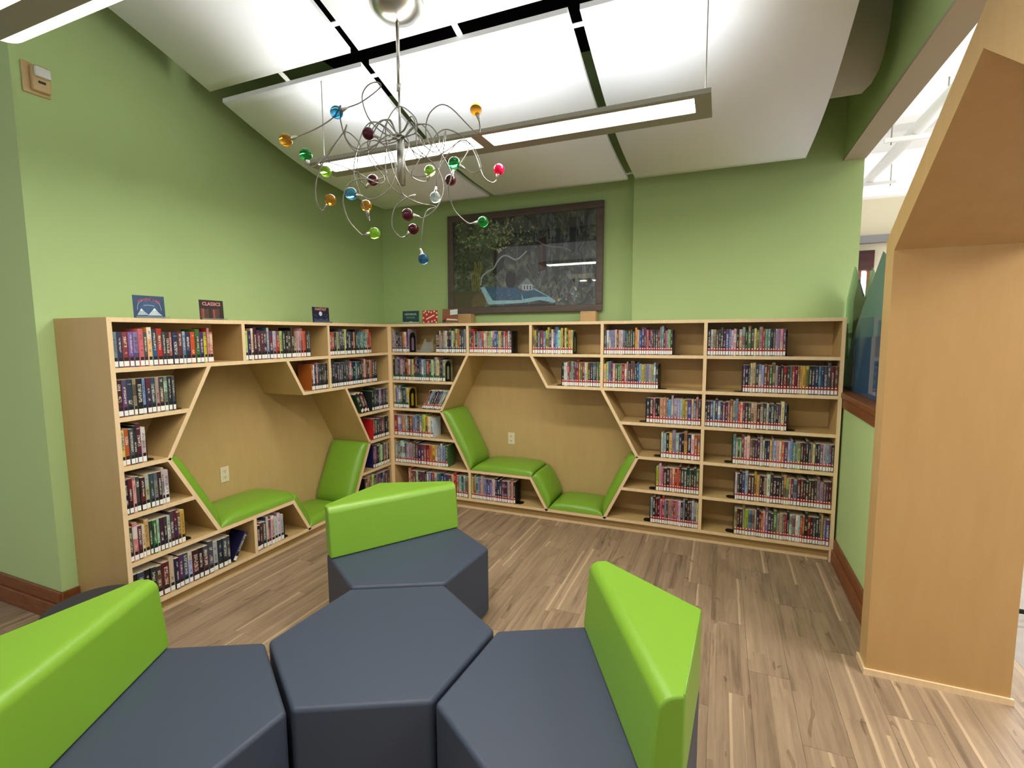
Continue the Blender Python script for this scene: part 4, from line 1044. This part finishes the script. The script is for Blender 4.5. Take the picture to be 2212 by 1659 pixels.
for z in (1.55, 1.72): MB().box((GX-.018, .490, z), (GX+.022, .522, z+.035)).build('clip', M['fixture'], gs)
reparent(gs)

# ------------------------------------------------------------------ library beyond the opening
cream = plain('cream_plaster', (236, 228, 200), .8); wht = plain('white_plaster', (238, 238, 236), .8); grey = plain('grey_moulding', (150, 150, 152), .7)
struct(MB().box((4.2, 7.2, 0), (9.0, 7.35, 4.25)).build('wall_library', cream), 'cream far wall of the library')
struct(MB().box((4.12, .7505, 0), (4.2, 7.2, 4.25)).build('wall_library_side', wht), 'white side wall of the library')
struct(MB().box((4.2005, -7.5, 4.25), (9.0, 7.35, 4.4)).build('ceiling_library', wht), 'white library ceiling')
struct(MB().box((4.2005, 7.05, 3.42), (9.0, 7.1995, 3.56)).build('trim_3', grey), 'grey moulding along the far library wall')
for i, y in enumerate((1.15, 2.35, 3.55, 4.75, 5.95)):
    struct(MB().box((4.2005, y, 4.02), (9.0, y+.22, 4.2498)).build('ceiling_beam', wht), 'white beam crossing the library ceiling')
pz = 3.80; pxx = 4.962
pp_ = MB().tube([(pxx, -2.0, pz), (pxx, 4.25, pz), (pxx-.02, 4.4, pz-.02), (pxx-.10, 4.47, pz-.03), (pxx-.55, 4.5, pz-.03)], .062, 16).build('ceiling_pipe', M['white_trim'])
tag(pp_, 'thick white painted pipe running under the library ceiling', 'pipe')
for y, lab in ((2.1, 'nearer white pipe hanger under the library ceiling'), (3.85, 'farther white pipe hanger under the library ceiling')):
    h_ = empty('pipe_hanger', (pxx, y, pz-.09), lab, 'bracket', 'white pipe hangers')
    MB().box((pxx-.28, y-.02, pz-.105), (pxx+.28, y+.02, pz-.064)).build('strut', M['white_trim'], h_)
    for x in (pxx-.22, pxx+.22): MB().tube([(x, y, pz-.13), (x, y, 4.249)], .007, 8).build('hanger_rod', M['fixture'], h_)
    reparent(h_)
tag(MB().tube([(4.3, 5.3, 3.9), (8.5, 5.3, 3.9)], .022, 10).build('sprinkler_pipe', M['white_trim']), 'thin white sprinkler pipe across the library', 'pipe')
wn_ = empty('window_1', (5.65, 7.19, 2.4)); wn_['kind'] = 'structure'; wn_['label'] = 'tall dark wood window in the far library wall'
MB().box((5.42, 7.10, 2.93), (5.80, 7.199, 3.29)).build('carved_header', wood('dark_mahogany', (84, 42, 36), (58, 26, 24), (4, 4, 14)), wn_)
for x0 in (5.42, 5.56, 5.70): MB().box((x0, 7.12, 1.0), (x0+.05, 7.199, 2.9299)).build('window_post', M['cherry'], wn_)
day = emit('daylight_pane', (236, 244, 255), 1.6)
for x0 in (5.4705, 5.6105): MB().box((x0, 7.15, 1.0), (x0+.089, 7.198, 2.9)).build('pane', day, wn_)
reparent(wn_)
sh = empty('library_shelf', (5.0, 2.6, 0), 'low library shelf seen through the blue glass', 'bookshelf')
for x0 in (4.62, 5.02, 5.42): MB().box((x0, 2.4, 0), (x0+.03, 2.7, 1.62)).build('upright', M['white_trim'], sh)
for z in (.05, .45, .85, 1.22, 1.6): MB().box((4.65, 2.4, z), (5.019, 2.7, z+.025)).box((5.05, 2.4, z), (5.419, 2.7, z+.025)).build('shelf', M['white_trim'], sh)
MB().box((4.62, 2.701, 0), (5.45, 2.71, 1.62)).build('back_panel', M['charcoal'], sh)
reparent(sh)
rb = random.Random(9); k_ = 0
for z, zn in ((.8755, 'lower'), (1.2455, 'upper')):
    for xa, xb, bay in ((4.66, 4.95, 'near'), (5.06, 5.36, 'far')):
        x = xa; k_ = 0
        while x < xb:
            w = rb.uniform(.026, .044); c = rb.choice(list(PAL)); k_ += 1
            b_ = MB().box((x, 2.43, z), (x+w-.001, 2.58, z+rb.uniform(.2, .26))).box((x+.003, 2.4295, z+.01), (x+w-.004, 2.4299, z+.04)).build('book', [ink(tuple(int(v*.9) for v in PAL[c]))])
            tag(b_, '%s book, %s in the %s row, %s bay behind the blue glass' % (PNAME[c], ordinal(k_), zn, bay), 'book', 'books behind the blue glass'); x += w
# black swivel-chair leg just visible past the archway
cb = on(2194, 1319, 'z', .08); cd = on(2240, 1326, 'z', .08)
tag(MB().tube([cb, cd, cd + Vector((.25, .02, .03))], .014, 10).tube([cd + Vector((.25, .02, 0)), cd + Vector((.25, .02, .45))], .022, 10).build('chair_base', M['black']), 'black chair leg on the stone floor past the archway', 'chair')
for i, (x, y) in enumerate(((6.6, 1.0), (6.6, 4.6), (6.4, -2.4))):  # unseen area lights added to brighten the library, facing up and down
    ld = bpy.data.lights.new('library_fill', 'AREA'); ld.shape = 'RECTANGLE'; ld.size = 2.4; ld.size_y = .3; ld.energy = 55; ld.color = (1, .98, .95)
    lo_ = bpy.data.objects.new('library_fill', ld); COL.objects.link(lo_); lo_.location = (x, y, 3.3); lo_.rotation_euler = (PI, 0, 0)
    l2 = bpy.data.objects.new('library_fill', ld); COL.objects.link(l2); l2.location = (x, y, 3.24)
